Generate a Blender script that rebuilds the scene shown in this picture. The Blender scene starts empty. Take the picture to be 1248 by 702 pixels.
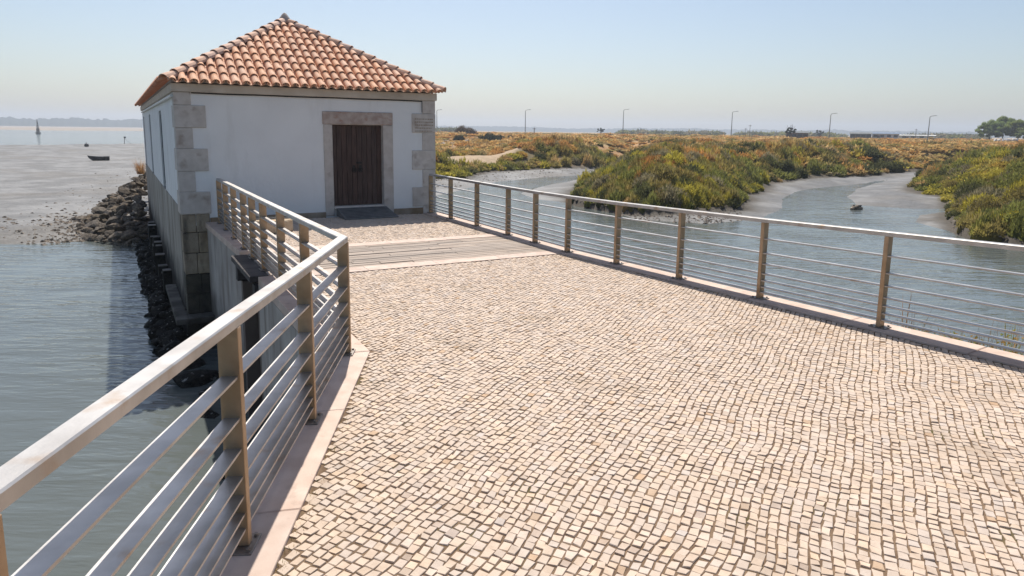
import bpy, math, random
import numpy as np
from mathutils import Vector, Matrix
rng = np.random.default_rng(7); random.seed(7)
sc = bpy.context.scene
COL = sc.collection

# ------------------------------------------------------------------ camera
F, CY, PIT, ROL, AZ = 819.0, 290.5, 0.158229, 0.013034, 0.527255   # pixels of the 1248 x 702 photograph
EYE = 2.0                                                          # above the paving (z = 0)
cp, sp = math.cos(PIT), math.sin(PIT)
_r = np.array([1., 0, 0]); _d = np.array([0, -sp, -cp]); CW = np.array([0, cp, -sp])
CR = math.cos(ROL) * _r - math.sin(ROL) * _d
CD = math.cos(ROL) * _d + math.sin(ROL) * _r
CPOS = np.array([0, 0, EYE])
cam_d = bpy.data.cameras.new('camera'); cam = bpy.data.objects.new('camera', cam_d); COL.objects.link(cam)
cam.matrix_world = Matrix(((CR[0], -CD[0], -CW[0], 0), (CR[1], -CD[1], -CW[1], 0), (CR[2], -CD[2], -CW[2], EYE), (0, 0, 0, 1)))
cam_d.sensor_fit = 'HORIZONTAL'; cam_d.sensor_width = 36; cam_d.lens = 36 * F / 1248
cam_d.shift_y = -(351 - CY) / 1248
cam_d.clip_start = 0.05; cam_d.clip_end = 12000
sc.camera = cam

# ------------------------------------------------------------------ sky, sun, exposure
SUN = np.array([-0.10, 0.612, 1.0]); SUN /= np.linalg.norm(SUN)
w = bpy.data.worlds.new('World'); sc.world = w; w.use_nodes = True
nt = w.node_tree; nt.nodes.clear()
sky = nt.nodes.new('ShaderNodeTexSky'); sky.sky_type = 'NISHITA'; sky.sun_disc = False
sky.sun_elevation = math.asin(SUN[2]); sky.sun_rotation = math.atan2(SUN[0], SUN[1])
sky.air_density = 1.0; sky.dust_density = 1.5; sky.ozone_density = 1.5; sky.altitude = 0
bg = nt.nodes.new('ShaderNodeBackground'); bg.inputs[1].default_value = 0.087
wo = nt.nodes.new('ShaderNodeOutputWorld')
nt.links.new(sky.outputs[0], bg.inputs[0]); nt.links.new(bg.outputs[0], wo.inputs[0])
sun_d = bpy.data.lights.new('sun', 'SUN'); sun_d.energy = 4.3; sun_d.angle = math.radians(0.55); sun_d.color = (1, 0.94, 0.85)
sun = bpy.data.objects.new('sun', sun_d); COL.objects.link(sun)
sun.rotation_euler = Vector(SUN).to_track_quat('Z', 'Y').to_euler(); sun.location = (-10, 60, 100)
sc.view_settings.view_transform = 'Standard'; sc.view_settings.look = 'None'
sc.view_settings.gamma = 1; sc.view_settings.use_curve_mapping = False
sc.view_settings.exposure = 0.45
sc.render.engine = 'CYCLES'
sc.cycles.max_bounces = 6; sc.cycles.diffuse_bounces = 3; sc.cycles.glossy_bounces = 3
sc.cycles.transmission_bounces = 3; sc.cycles.volume_bounces = 0; sc.cycles.transparent_max_bounces = 6

# ------------------------------------------------------------------ helpers
WZ = -2.6                                                # water level
def ray(x, y): return CR * ((x - 624) / F) + CD * ((y - CY) / F) + CW
def gz(x, y, z=0.0):
    v = ray(x, y); return CPOS + v * ((z - EYE) / v[2])
def pix_at(x, y, dist):                                  # point on a pixel's ray at a horizontal distance
    v = ray(x, y); return CPOS + v * (dist / math.hypot(v[0], v[1]))
ca, sa = math.cos(AZ), math.sin(AZ)
def uv(u, v, z=0.0): return np.array([u * ca - v * sa, u * sa + v * ca, z])   # mill axes -> world

def _h(ix, iy, seed):
    n = (ix.astype(np.int64) * 374761393 + iy.astype(np.int64) * 668265263 + seed * 2147483647) & 0xffffffff
    n = ((n ^ (n >> 13)) * 1274126177) & 0xffffffff
    return ((n ^ (n >> 16)) & 0xffff) / 65535.0
def vnoise(x, y, seed=0):
    x = np.asarray(x, float); y = np.asarray(y, float)
    ix = np.floor(x); iy = np.floor(y); fx = x - ix; fy = y - iy
    fx = fx * fx * (3 - 2 * fx); fy = fy * fy * (3 - 2 * fy)
    a = _h(ix, iy, seed); b = _h(ix + 1, iy, seed); c = _h(ix, iy + 1, seed); d = _h(ix + 1, iy + 1, seed)
    return a + (b - a) * fx + (c - a) * fy + (a - b - c + d) * fx * fy
def fbm(x, y, seed=0, o=4):
    t = 0; a = .5
    for i in range(o): t = t + a * vnoise(x * 2 ** i, y * 2 ** i, seed + i * 17); a *= .5
    return t / (1 - .5 ** o)
def sstep(a, b, x):
    t = np.clip((x - a) / (b - a), 0, 1); return t * t * (3 - 2 * t)

def nrm(a): return a / np.linalg.norm(a)
def tag(o, label=None, cat=None, group=None, kind=None):
    if label: o['label'] = label
    if cat: o['category'] = cat
    if group: o['group'] = group
    if kind: o['kind'] = kind
    return o
def finish(me, mat, smooth, colors):
    if mat: me.materials.append(mat)
    if smooth: me.shade_smooth()
    else: me.shade_flat()
    if colors is not None:
        a = me.color_attributes.new('Col', 'FLOAT_COLOR', 'POINT')
        c = np.ones((len(me.vertices), 4), np.float32); c[:, :3] = colors
        a.data.foreach_set('color', c.ravel())
def mesh_of(name, v, f, mat, smooth=False, colors=None):
    me = bpy.data.meshes.new(name)
    me.from_pydata([tuple(map(float, p)) for p in v], [], [tuple(map(int, q)) for q in f]); me.update()
    finish(me, mat, smooth, colors); return me
def mesh_np(name, v, f, mat, smooth=False, colors=None):   # v (n,3), f (m,k) all the same corner count
    me = bpy.data.meshes.new(name); v = np.asarray(v, np.float32); f = np.asarray(f, np.int32)
    me.vertices.add(len(v)); me.vertices.foreach_set('co', v.ravel())
    k = f.shape[1]
    me.loops.add(f.size); me.loops.foreach_set('vertex_index', f.ravel())
    me.polygons.add(len(f)); me.polygons.foreach_set('loop_start', np.arange(0, f.size, k, dtype=np.int32))
    me.polygons.foreach_set('loop_total', np.full(len(f), k, np.int32))
    me.update(calc_edges=True); me.validate()
    finish(me, mat, smooth, colors); return me
def link(name, me, parent=None, loc=None, rot=None, scale=None):
    o = bpy.data.objects.new(name, me); COL.objects.link(o)
    if parent: o.parent = parent
    if loc is not None: o.location = tuple(map(float, loc))
    if rot is not None: o.rotation_euler = tuple(map(float, rot))
    if scale is not None: o.scale = tuple(map(float, scale)) if hasattr(scale, '__len__') else (scale,) * 3
    return o
def empty(name, loc, rz=0): return link(name, None, None, loc, (0, 0, rz))

class MB:                                               # collects shapes for one mesh
    def __init__(s): s.v = []; s.f = []
    def add(s, v, f):
        b = len(s.v); s.v += [tuple(map(float, p)) for p in v]; s.f += [tuple(int(i) + b for i in q) for q in f]; return s
    def box(s, x0, x1, y0, y1, z0, z1, bev=0.0):
        if bev <= 0:
            v = [(x, y, z) for z in (z0, z1) for x, y in ((x0, y0), (x1, y0), (x1, y1), (x0, y1))]
            return s.add(v, [(3, 2, 1, 0), (4, 5, 6, 7), (0, 1, 5, 4), (1, 2, 6, 5), (2, 3, 7, 6), (3, 0, 4, 7)])
        rings = []
        for z, i in ((z0, bev), (z0 + bev, 0), (z1 - bev, 0), (z1, bev)):
            b = 0 if i else bev
            rings.append([(x0 + i + b, y0 + i, z), (x1 - i - b, y0 + i, z), (x1 - i, y0 + i + b, z), (x1 - i, y1 - i - b, z),
                          (x1 - i - b, y1 - i, z), (x0 + i + b, y1 - i, z), (x0 + i, y1 - i - b, z), (x0 + i, y0 + i + b, z)])
        return s.loft(rings)
    def loft(s, rings, cap=True, close=True):
        n = len(rings[0]); v = [p for r in rings for p in r]; f = []
        for k in range(len(rings) - 1):
            for i in range(n if close else n - 1):
                j = (i + 1) % n; f.append((k * n + i, k * n + j, (k + 1) * n + j, (k + 1) * n + i))
        if cap: f += [tuple(range(n - 1, -1, -1)), tuple(range((len(rings) - 1) * n, len(rings) * n))]
        return s.add(v, f)
    def prism(s, poly, z0, z1):                         # poly counter-clockwise
        return s.loft([[(p[0], p[1], z0) for p in poly], [(p[0], p[1], z1) for p in poly]])
    def tube(s, pts, r, n=8, cap=True):
        pts = [np.array(p, float) for p in pts]; rings = []
        if not hasattr(r, '__len__'): r = [r] * len(pts)
        for i, p in enumerate(pts):
            t = pts[min(i + 1, len(pts) - 1)] - pts[max(i - 1, 0)]; t = t / (np.linalg.norm(t) + 1e-9)
            a = np.cross(t, [0, 0, 1.]) if abs(t[2]) < .95 else np.cross(t, [1., 0, 0]); a /= np.linalg.norm(a); b = np.cross(t, a)
            rings.append([p + r[i] * (math.cos(q) * a + math.sin(q) * b) for q in np.linspace(0, 2 * math.pi, n, endpoint=False)])
        return s.loft(rings, cap)
    def build(s, name, mat, parent=None, smooth=False, loc=None): return link(name, mesh_of(name, s.v, s.f, mat, smooth), parent, loc)
def tube_on(points, r, n=8): return MB().tube(points, r, n)

# ------------------------------------------------------------------ materials
def mat(name, c1, c2, scale=4.0, rough=.8, bump=0.0, bscale=None, metal=0.0, attr=False, rand=0.0, stretch=(1, 1, 1),
        contrast=(.35, .65), spec=.3, space='Object', third=None, tide=None, detail=6, bdist=.02, rotz=0.0):
    m = bpy.data.materials.new(name); m.use_nodes = True; t = m.node_tree; N = t.nodes; L = t.links
    b = N['Principled BSDF']; b.inputs['Roughness'].default_value = rough; b.inputs['Metallic'].default_value = metal
    b.inputs['Specular IOR Level'].default_value = spec
    if space == 'World': src = N.new('ShaderNodeNewGeometry').outputs['Position']
    else: src = N.new('ShaderNodeTexCoord').outputs['Object']
    mp = N.new('ShaderNodeMapping'); mp.inputs['Scale'].default_value = stretch; mp.inputs['Rotation'].default_value = (0, 0, rotz); L.new(src, mp.inputs[0])
    no = N.new('ShaderNodeTexNoise'); no.inputs['Scale'].default_value = scale; no.inputs['Detail'].default_value = detail; L.new(mp.outputs[0], no.inputs['Vector'])
    rp = N.new('ShaderNodeValToRGB'); rp.color_ramp.elements[0].position = contrast[0]; rp.color_ramp.elements[1].position = contrast[1]
    rp.color_ramp.elements[0].color = (*c1, 1); rp.color_ramp.elements[1].color = (*c2, 1)
    L.new(no.outputs['Fac'], rp.inputs[0]); out = rp.outputs[0]
    if third:                                            # sparse stains: (colour, scale, low, high, stretch)
        c3, s3, lo, hi, st3 = third
        mp3 = N.new('ShaderNodeMapping'); mp3.inputs['Scale'].default_value = st3; L.new(src, mp3.inputs[0])
        n3 = N.new('ShaderNodeTexNoise'); n3.inputs['Scale'].default_value = s3; n3.inputs['Detail'].default_value = 5; L.new(mp3.outputs[0], n3.inputs['Vector'])
        mr = N.new('ShaderNodeMapRange'); mr.inputs['From Min'].default_value = lo; mr.inputs['From Max'].default_value = hi; L.new(n3.outputs['Fac'], mr.inputs[0])
        mx = N.new('ShaderNodeMix'); mx.data_type = 'RGBA'; L.new(mr.outputs[0], mx.inputs[0]); L.new(out, mx.inputs[6]); mx.inputs[7].default_value = (*c3, 1); out = mx.outputs[2]
    if tide:                                             # dark growth below an uneven high-water mark: (colour, z low, z high, wander)
        c4, zl, zh, wn = tide
        gp = N.new('ShaderNodeNewGeometry'); sx = N.new('ShaderNodeSeparateXYZ'); L.new(gp.outputs['Position'], sx.inputs[0])
        n4 = N.new('ShaderNodeTexNoise'); n4.inputs['Scale'].default_value = 1.6; n4.inputs['Detail'].default_value = 6; L.new(gp.outputs['Position'], n4.inputs['Vector'])
        ma = N.new('ShaderNodeMath'); ma.operation = 'MULTIPLY_ADD'; ma.inputs[1].default_value = wn; L.new(n4.outputs['Fac'], ma.inputs[0]); L.new(sx.outputs['Z'], ma.inputs[2])
        mr = N.new('ShaderNodeMapRange'); mr.inputs['From Min'].default_value = zh + wn / 2; mr.inputs['From Max'].default_value = zl + wn / 2; L.new(ma.outputs[0], mr.inputs[0])
        mx = N.new('ShaderNodeMix'); mx.data_type = 'RGBA'; L.new(mr.outputs[0], mx.inputs[0]); L.new(out, mx.inputs[6]); mx.inputs[7].default_value = (*c4, 1); out = mx.outputs[2]
    if attr:
        at = N.new('ShaderNodeAttribute'); at.attribute_name = 'Col'
        mx = N.new('ShaderNodeMix'); mx.data_type = 'RGBA'; mx.blend_type = 'MULTIPLY'; mx.inputs[0].default_value = 1; L.new(out, mx.inputs[6]); L.new(at.outputs['Color'], mx.inputs[7]); out = mx.outputs[2]
    if rand:
        oi = N.new('ShaderNodeObjectInfo'); hs = N.new('ShaderNodeHueSaturation')
        mr = N.new('ShaderNodeMapRange'); mr.inputs['To Min'].default_value = 1 - rand; mr.inputs['To Max'].default_value = 1 + rand; L.new(oi.outputs['Random'], mr.inputs[0])
        ml = N.new('ShaderNodeMath'); ml.operation = 'MULTIPLY'; ml.inputs[1].default_value = 7.31; L.new(oi.outputs['Random'], ml.inputs[0])
        fr = N.new('ShaderNodeMath'); fr.operation = 'FRACT'; L.new(ml.outputs[0], fr.inputs[0])
        m2 = N.new('ShaderNodeMapRange'); m2.inputs['To Min'].default_value = 1 - rand * 1.1; m2.inputs['To Max'].default_value = 1 + rand * .5; L.new(fr.outputs[0], m2.inputs[0])
        L.new(mr.outputs[0], hs.inputs['Value']); L.new(m2.outputs[0], hs.inputs['Saturation']); L.new(out, hs.inputs['Color']); out = hs.outputs[0]
    L.new(out, b.inputs['Base Color'])
    if bump:
        n2 = N.new('ShaderNodeTexNoise'); n2.inputs['Scale'].default_value = bscale or scale * 4; n2.inputs['Detail'].default_value = 5; L.new(mp.outputs[0], n2.inputs['Vector'])
        bp = N.new('ShaderNodeBump'); bp.inputs['Strength'].default_value = bump; bp.inputs['Distance'].default_value = bdist
        L.new(n2.outputs['Fac'], bp.inputs['Height']); L.new(bp.outputs[0], b.inputs['Normal'])
    return m

M = {}
M['cobble'] = mat('limestone_cobble', (.49, .385, .30), (.565, .455, .365), 14, .75, .5, 70, attr=True, space='World', bdist=.004,
                  third=((.36, .27, .19), 1.1, .58, .82, (1, 1, 1)))
M['joint'] = mat('joint_sand', (.125, .08, .05), (.23, .155, .098), 9, .95, .8, 160, space='World', bdist=.008, third=((.10, .085, .03), 2.2, .58, .72, (1, 1, 1)))
M['kerb'] = mat('pink_limestone', (.50, .375, .305), (.60, .475, .40), 5, .7, .35, 120, space='World', bdist=.003, rand=.05,
                third=((.33, .25, .2), 7, .6, .8, (1, 1, 1)))
M['plank'] = mat('weathered_plank', (.30, .24, .195), (.42, .345, .285), 3, .8, .5, 60, stretch=(1, 9, 9), rand=.13, bdist=.004)
M['plank_grey'] = mat('tarred_shaded_wood', (.05, .045, .045), (.10, .09, .085), 4, .8, .4, 60)  # dark from tar, with the railing's shade put into the colour too
M['concrete'] = mat('pale_concrete', (.34, .30, .27), (.47, .43, .39), 1.6, .85, .4, 30, space='World', bdist=.01,
                    third=((.20, .165, .14), 2.0, .5, .75, (2.5, 2.5, .25)), tide=((.055, .05, .04), -2.0, -1.3, .9))
M['plaster'] = mat('white_plaster', (.80, .785, .765), (.85, .835, .815), 1.3, .85, .35, 9, bdist=.02, third=((.66, .63, .59), 1.6, .55, .85, (1.6, 1.6, .3)))
M['cornice'] = mat('cream_cornice', (.55, .47, .38), (.63, .55, .46), 3, .85, .25, 40, bdist=.006, third=((.40, .33, .27), 2.2, .55, .8, (1, 1, 3)))
M['quoin'] = mat('quoin_limestone', (.53, .465, .41), (.62, .555, .50), 7, .85, .6, 60, rand=.05, bdist=.006, third=((.33, .25, .2), 4.5, .58, .8, (1, 1, 1)))
M['lintel'] = mat('pinkish_lintel_stone', (.40, .30, .25), (.54, .45, .39), 7, .85, .6, 60, bdist=.006, third=((.37, .2, .14), 5, .55, .75, (1, 1, 2)))
M['plinth'] = mat('stained_plinth', (.25, .17, .10), (.42, .34, .27), 2.5, .9, .5, 40, bdist=.008)
M['footing'] = mat('tide_stained_masonry', (.27, .205, .135), (.43, .345, .245), 3, .9, .9, 24, rand=.14, bdist=.02, third=((.10, .085, .065), 3, .52, .75, (1.5, 1.5, .7)))
M['footing_wet'] = mat('algae_masonry', (.035, .033, .026), (.085, .075, .055), 4, .7, .9, 24, rand=.14, bdist=.02)
M['render_low'] = mat('streaked_render', (.30, .26, .215), (.45, .41, .355), 1.2, .9, .6, 22, bdist=.012, stretch=(1, 1, .35), third=((.13, .115, .095), 1.3, .5, .72, (1.6, 1.6, .22)), tide=((.035, .032, .027), -1.75, -1.0, 1.3))
M['door'] = mat('dark_brown_door', (.055, .03, .024), (.095, .055, .043), 5, .55, .3, 50, stretch=(8, 8, .7), rand=.12, bdist=.003)
M['iron'] = mat('black_iron', (.02, .02, .02), (.045, .04, .038), 20, .5, .2, metal=.6)
M['ramp'] = mat('dark_rubber_ramp', (.13, .125, .12), (.19, .18, .17), 6, .75, .4, 120, bdist=.003)
M['tile'] = mat('terracotta_tile', (.60, .315, .185), (.70, .42, .275), 9, .8, .5, 40, rand=.10, bdist=.006, third=((.58, .43, .32), 7, .6, .8, (1, 1, 1)))
M['tile_far'] = mat('terracotta_tile_mass', (.46, .21, .12), (.64, .36, .23), 4, .8, .4, 40, bdist=.006)
M['ridge'] = mat('weathered_ridge_tile', (.50, .29, .20), (.64, .44, .33), 8, .85, .5, 40, rand=.15, bdist=.006)
M['mortar'] = mat('grey_mortar', (.30, .26, .24), (.42, .37, .34), 8, .9, .5)
M['glass'] = mat('dark_window_pane', (.03, .04, .05), (.05, .065, .08), 2, .08, 0, spec=.6)
M['shutter'] = mat('grey_window_frame', (.13, .15, .165), (.19, .21, .225), 6, .6, .2)
M['white'] = mat('white_conduit', (.72, .72, .70), (.8, .8, .78), 6, .5)
M['steel'] = mat('brushed_steel', (.40, .38, .36), (.53, .51, .49), 5, .45, .25, 90, metal=.85, space='World', bdist=.002, third=((.36, .25, .16), 6, .58, .8, (1, 1, 1)))
M['bronze'] = mat('bronzed_post_steel', (.36, .25, .155), (.50, .37, .25), 5, .5, .25, 90, metal=.75, space='World', bdist=.002, third=((.16, .11, .075), 5, .55, .8, (1, 1, 1)))
M['steel_dark'] = mat('base_plate_steel', (.20, .18, .165), (.31, .28, .255), 14, .5, .2, 90, metal=.8, space='World')
M['rock'] = mat('riprap_stone', (.075, .056, .04), (.23, .18, .13), 2.6, .9, 1.0, 12, rand=.28, bdist=.05, third=((.06, .055, .04), 1.7, .52, .7, (1, 1, 1)))
M['weedrock'] = mat('seaweed_rock', (.008, .008, .007), (.032, .03, .025), 5, .75, 1.0, 18, spec=.15, rand=.3, bdist=.04, third=((.30, .29, .27), 3.1, .62, .7, (1, 1, 1)))
M['millstone'] = mat('millstone', (.40, .29, .18), (.58, .47, .34), 6, .9, .8, 40, bdist=.01)
M['bark'] = mat('bark', (.06, .045, .03), (.12, .09, .065), 8, .9, .6)
M['lamp'] = mat('galvanised_lamp', (.20, .21, .215), (.27, .28, .285), 8, .5, metal=.4)
M['hull'] = mat('dark_hull', (.035, .032, .032), (.075, .07, .066), 4, .6, .3)
M['hull_in'] = mat('hull_inside', (.16, .15, .14), (.26, .245, .23), 4, .8, .3)
M['buoy'] = mat('buoy_dark', (.035, .045, .045), (.08, .085, .08), 3, .6)
M['log'] = mat('sodden_wood', (.10, .07, .045), (.36, .30, .235), 4, .8, .5, contrast=(.4, .6))
M['far_wall'] = mat('far_white_wall', (.55, .55, .54), (.66, .66, .65), 1, .8)
M['far_roof'] = mat('far_grey_roof', (.11, .125, .13), (.17, .18, .185), 1, .8)
M['far_blue'] = mat('far_blue_roof', (.115, .165, .24), (.16, .21, .29), 1, .8)
M['far_brown'] = mat('far_brown_wall', (.12, .09, .075), (.17, .135, .115), 1, .8)

def foliage_mat(name, trans=.5):
    m = bpy.data.materials.new(name); m.use_nodes = True; t = m.node_tree; N = t.nodes; L = t.links; N.clear()
    at = N.new('ShaderNodeAttribute'); at.attribute_name = 'Col'
    d = N.new('ShaderNodeBsdfDiffuse'); tr = N.new('ShaderNodeBsdfTranslucent'); mx = N.new('ShaderNodeMixShader'); mx.inputs[0].default_value = trans
    L.new(at.outputs['Color'], d.inputs[0]); L.new(at.outputs['Color'], tr.inputs[0]); L.new(d.outputs[0], mx.inputs[1]); L.new(tr.outputs[0], mx.inputs[2])
    o = N.new('ShaderNodeOutputMaterial'); L.new(mx.outputs[0], o.inputs[0]); return m
M['leaf'] = foliage_mat('scrub_foliage')

def ground_mat():
    m = mat('marsh_ground', (.80, .80, .80), (1.12, 1.12, 1.12), 1.6, .8, 0, attr=True, space='World', contrast=(.3, .7), detail=8)
    t = m.node_tree; N = t.nodes; L = t.links; b = N['Principled BSDF']
    g = N.new('ShaderNodeNewGeometry'); n = N.new('ShaderNodeTexNoise'); n.inputs['Scale'].default_value = 3.2; n.inputs['Detail'].default_value = 7; L.new(g.outputs['Position'], n.inputs['Vector'])
    bp = N.new('ShaderNodeBump'); bp.inputs['Strength'].default_value = .8; bp.inputs['Distance'].default_value = .09; L.new(n.outputs['Fac'], bp.inputs['Height']); L.new(bp.outputs[0], b.inputs['Normal'])
    at = N.new('ShaderNodeAttribute'); at.attribute_name = 'Wet'                 # wet mud shines
    mr = N.new('ShaderNodeMapRange'); mr.inputs['To Min'].default_value = .9; mr.inputs['To Max'].default_value = .55; L.new(at.outputs['Fac'], mr.inputs[0]); L.new(mr.outputs[0], b.inputs['Roughness'])
    b.inputs['Specular IOR Level'].default_value = .3
    return m
M['ground'] = ground_mat()

def water_mat():
    m = bpy.data.materials.new('estuary_water'); m.use_nodes = True; t = m.node_tree; N = t.nodes; L = t.links; b = N['Principled BSDF']
    b.inputs['Base Color'].default_value = (.102, .116, .11, 1); b.inputs['Roughness'].default_value = .07; b.inputs['IOR'].default_value = 1.33; b.inputs['Specular IOR Level'].default_value = .5
    g = N.new('ShaderNodeNewGeometry')
    def wave(scale, st, rz, det):
        mp = N.new('ShaderNodeMapping'); mp.inputs['Scale'].default_value = st; mp.inputs['Rotation'].default_value = (0, 0, rz); L.new(g.outputs['Position'], mp.inputs[0])
        n = N.new('ShaderNodeTexNoise'); n.inputs['Scale'].default_value = scale; n.inputs['Detail'].default_value = det; n.inputs['Distortion'].default_value = .25; L.new(mp.outputs[0], n.inputs['Vector']); return n
    a = wave(2.6, (.24, 1, 1), math.radians(-12), 3); c = wave(7.5, (.3, 1, 1), math.radians(14), 2); e = wave(.35, (1, 1, 1), 0, 2)
    s1 = N.new('ShaderNodeMath'); s1.operation = 'MULTIPLY'; s1.inputs[1].default_value = .30; L.new(c.outputs['Fac'], s1.inputs[0])
    s2 = N.new('ShaderNodeMath'); s2.operation = 'ADD'; L.new(a.outputs['Fac'], s2.inputs[0]); L.new(s1.outputs[0], s2.inputs[1])
    mr = N.new('ShaderNodeMapRange'); mr.inputs['From Min'].default_value = .35; mr.inputs['From Max'].default_value = .65; mr.inputs['To Min'].default_value = .45; mr.inputs['To Max'].default_value = 1; L.new(e.outputs['Fac'], mr.inputs[0])
    s3 = N.new('ShaderNodeMath'); s3.operation = 'MULTIPLY'; L.new(s2.outputs[0], s3.inputs[0]); L.new(mr.outputs[0], s3.inputs[1])
    bp = N.new('ShaderNodeBump'); bp.inputs['Strength'].default_value = .8; bp.inputs['Distance'].default_value = .085
    L.new(s3.outputs[0], bp.inputs['Height']); L.new(bp.outputs[0], b.inputs['Normal']); return m
M['water'] = water_mat()

# ================================================================== SETTING: terrain, water, hills
def P(px, z): return [tuple(gz(x, y, z)[:2]) for x, y in px]
A_land = P([(300, 186), (420, 214), (470, 222), (528, 217), (563, 215), (586, 209.5), (615, 207), (650, 205.5), (693, 204), (733, 202.5), (751, 198.5), (775, 195.5)], -2.2) + \
    [(30, 160), (900, 1800), (300, 3500), (-1400, 3500), (-280, 700), (-66, 170)]
B_land = P([(697, 236), (699, 243), (728, 247.5), (759, 252), (790, 256), (830, 256), (877, 253), (907, 249), (912, 234), (938, 222), (984, 216), (1046, 212.5), (1109, 208.5), (1152, 202.5)], -2.2) + \
    [(95, 118), (160, 135), (3500, 1500), (3000, 3500), (300, 3500), (24, 140)] + P([(790, 197), (757, 201), (735, 209), (712, 222)], -2.2)
C_land = [(95, 117)] + list(reversed(P([(1180, 296), (1168, 276), (1157, 258), (1161, 250), (1158, 239), (1127, 234.5), (1113, 230), (1120, 221), (1146, 204.5)], -2.2)))[:0] + \
    P([(1146, 204.5), (1120, 221), (1113, 230), (1127, 234.5), (1158, 239), (1161, 250), (1157, 258), (1168, 276), (1196, 286), (1248, 291), (1340, 306), (1500, 322)], -2.2) + [(60, 10), (500, 20), (3500, 300), (3500, 1500), (160, 134)]
W_right = [tuple(uv(4, 17)[:2]), tuple(uv(6.4, 30)[:2])] + P([(500, 246), (528, 239), (560, 232), (606, 221.5), (658, 216.5), (716, 213), (752, 204.5), (762, 203.5), (748, 209.5), (716, 217), (660, 227), (634, 236), (655, 243), (690, 247),
     (728, 255), (780, 268), (830, 271), (860, 273), (922, 267), (950, 257), (956, 242), (969, 234), (1000, 228.5), (1034, 226), (1078, 219.5), (1092, 217.5), (1043, 230), (1034, 240),
     (1046, 250), (1118, 254.5), (1152, 254.5), (1155, 258), (1120, 262), (1113, 270), (1140, 277), (1190, 292), (1248, 300), (1400, 345)], WZ) + [(45, 0), (45, -25), (0, -25), (-1, 8)]
W_left = P([(-400, 303), (-150, 299), (0, 297.5), (60, 297), (100, 293.5), (130, 292.5), (165, 294), (188, 298)], WZ) + [tuple(uv(1.8, 24)[:2]), tuple(uv(4, 17)[:2]), (-1, 8), (0, -25), (-80, -25)]
W_far = P([(-300, 181), (0, 177.5), (60, 177), (120, 176.5), (190, 175)], WZ) + [(-60, 170), (-300, 720), (-900, 1500), (-1400, 2800), (-3400, 2600), (-3000, 800), (-600, 150)]
hor = lambda x: CY - F * math.tan(PIT) + math.tan(ROL) * (x - 624)
SPIT = P([(x, hor(x) + q) for x, q in ((-300, 6.4), (0, 6.2), (60, 6.6), (120, 6.0), (190, 5.6), (215, 5.2))] + [(x, hor(x) + 1.75) for x in (215, 100, 0, -300)], WZ)

TRACK = P([(470, 196.5), (545, 193.5), (600, 190.5), (632, 187.5), (632, 186), (600, 187.5), (545, 190), (470, 193)], -.80)
def sdist(x, y, poly):                                   # signed distance, positive inside
    p = np.array(poly); q = np.roll(p, -1, 0); d = np.full(x.shape, 1e9); ins = np.zeros(x.shape, bool)
    for (x0, y0), (x1, y1) in zip(p, q):
        ex, ey = x1 - x0, y1 - y0; t = np.clip(((x - x0) * ex + (y - y0) * ey) / (ex * ex + ey * ey + 1e-12), 0, 1)
        d = np.minimum(d, np.hypot(x - x0 - t * ex, y - y0 - t * ey))
        c = (y0 > y) != (y1 > y); ins ^= c & (x < (x1 - x0) * (y - y0) / (y1 - y0 + 1e-12) + x0)
    return np.where(ins, d, -d)
def terrain(x, y):
    x = np.asarray(x, float); y = np.asarray(y, float); r = np.hypot(x, y)
    wob = (fbm(x * .35, y * .35, 5, 3) - .5) * np.clip(r * .022, .4, 2.2)
    dl = np.maximum(np.maximum(sdist(x, y, A_land), sdist(x, y, B_land)), sdist(x, y, C_land)) + wob * .7
    dw = np.maximum(np.maximum(sdist(x, y, W_right), sdist(x, y, W_left)), np.maximum(sdist(x, y, W_far), -1e9)) + wob * .35
    n = fbm(x * .9, y * .9, 21, 4) - .5
    mud = np.where(dw > 0, WZ - np.minimum(.13 * dw, .9), WZ + np.minimum(.085 * -dw, .30) + .0012 * np.minimum(-dw, 60))
    mud = mud + n * np.where(dw > 0, .02, .10) * np.clip(-dw * 1.2 + .2, .1, 1)
    ds = sdist(x, y, SPIT)
    mud = np.where(ds > -20, np.maximum(mud, WZ + .022 * np.minimum(ds, 60)), mud)
    land = -2.25 + 2.35 * sstep(0, 6.5, dl) + np.clip((r - 60) / 200, 0, 1) * .55 + (fbm(x * .12, y * .12, 9, 3) - .5) * 1.0 * sstep(2, 9, dl) + n * .22 - 1.15 * sstep(.022, -.035, np.arctan2(x, np.maximum(y, .1))) * sstep(1.5, 7, dl) * sstep(190, 110, r)
    z = np.where(dl > 0, np.maximum(land, mud), mud)
    return z, dl, dw, ds

na, nr = 520, 430
ang = np.concatenate([np.radians(np.linspace(-100, -50, 40, endpoint=False)), np.radians(np.linspace(-50, 50, na - 80)), np.radians(np.linspace(50, 100, 41)[1:])])
rad = np.concatenate([np.geomspace(3.0, 130, 330, endpoint=False), np.geomspace(130, 3600, nr - 330)])
RR, AA = np.meshgrid(rad, ang); gx = RR * np.sin(AA); gy = RR * np.cos(AA)
z_, dl_, dw_, ds_ = terrain(gx, gy)
def lerp(a, b, t): return a + (b - a) * t[..., None]
def c3(*c): return np.array(c)
pat = fbm(gx * .05, gy * .05, 31, 4); pat2 = fbm(gx * .25, gy * .25, 41, 4)
mudc = lerp(c3(.128, .124, .118), c3(.20, .195, .188), sstep(.35, .65, fbm(gx * .6, gy * .6, 51, 4)))
mudc = lerp(mudc, c3(.12, .105, .085), sstep(.5, .72, pat2) * .6)
mudc = lerp(mudc, c3(.36, .30, .24), (ds_ > -5).astype(float) * .8)
dry = lerp(c3(.37, .21, .09), c3(.46, .31, .15), sstep(.3, .7, pat2))
dry = lerp(dry, c3(.14, .13, .045), sstep(.45, .62, pat) * .8)
scrubsoil = c3(.10, .085, .04) + 0 * gx[..., None]
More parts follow.
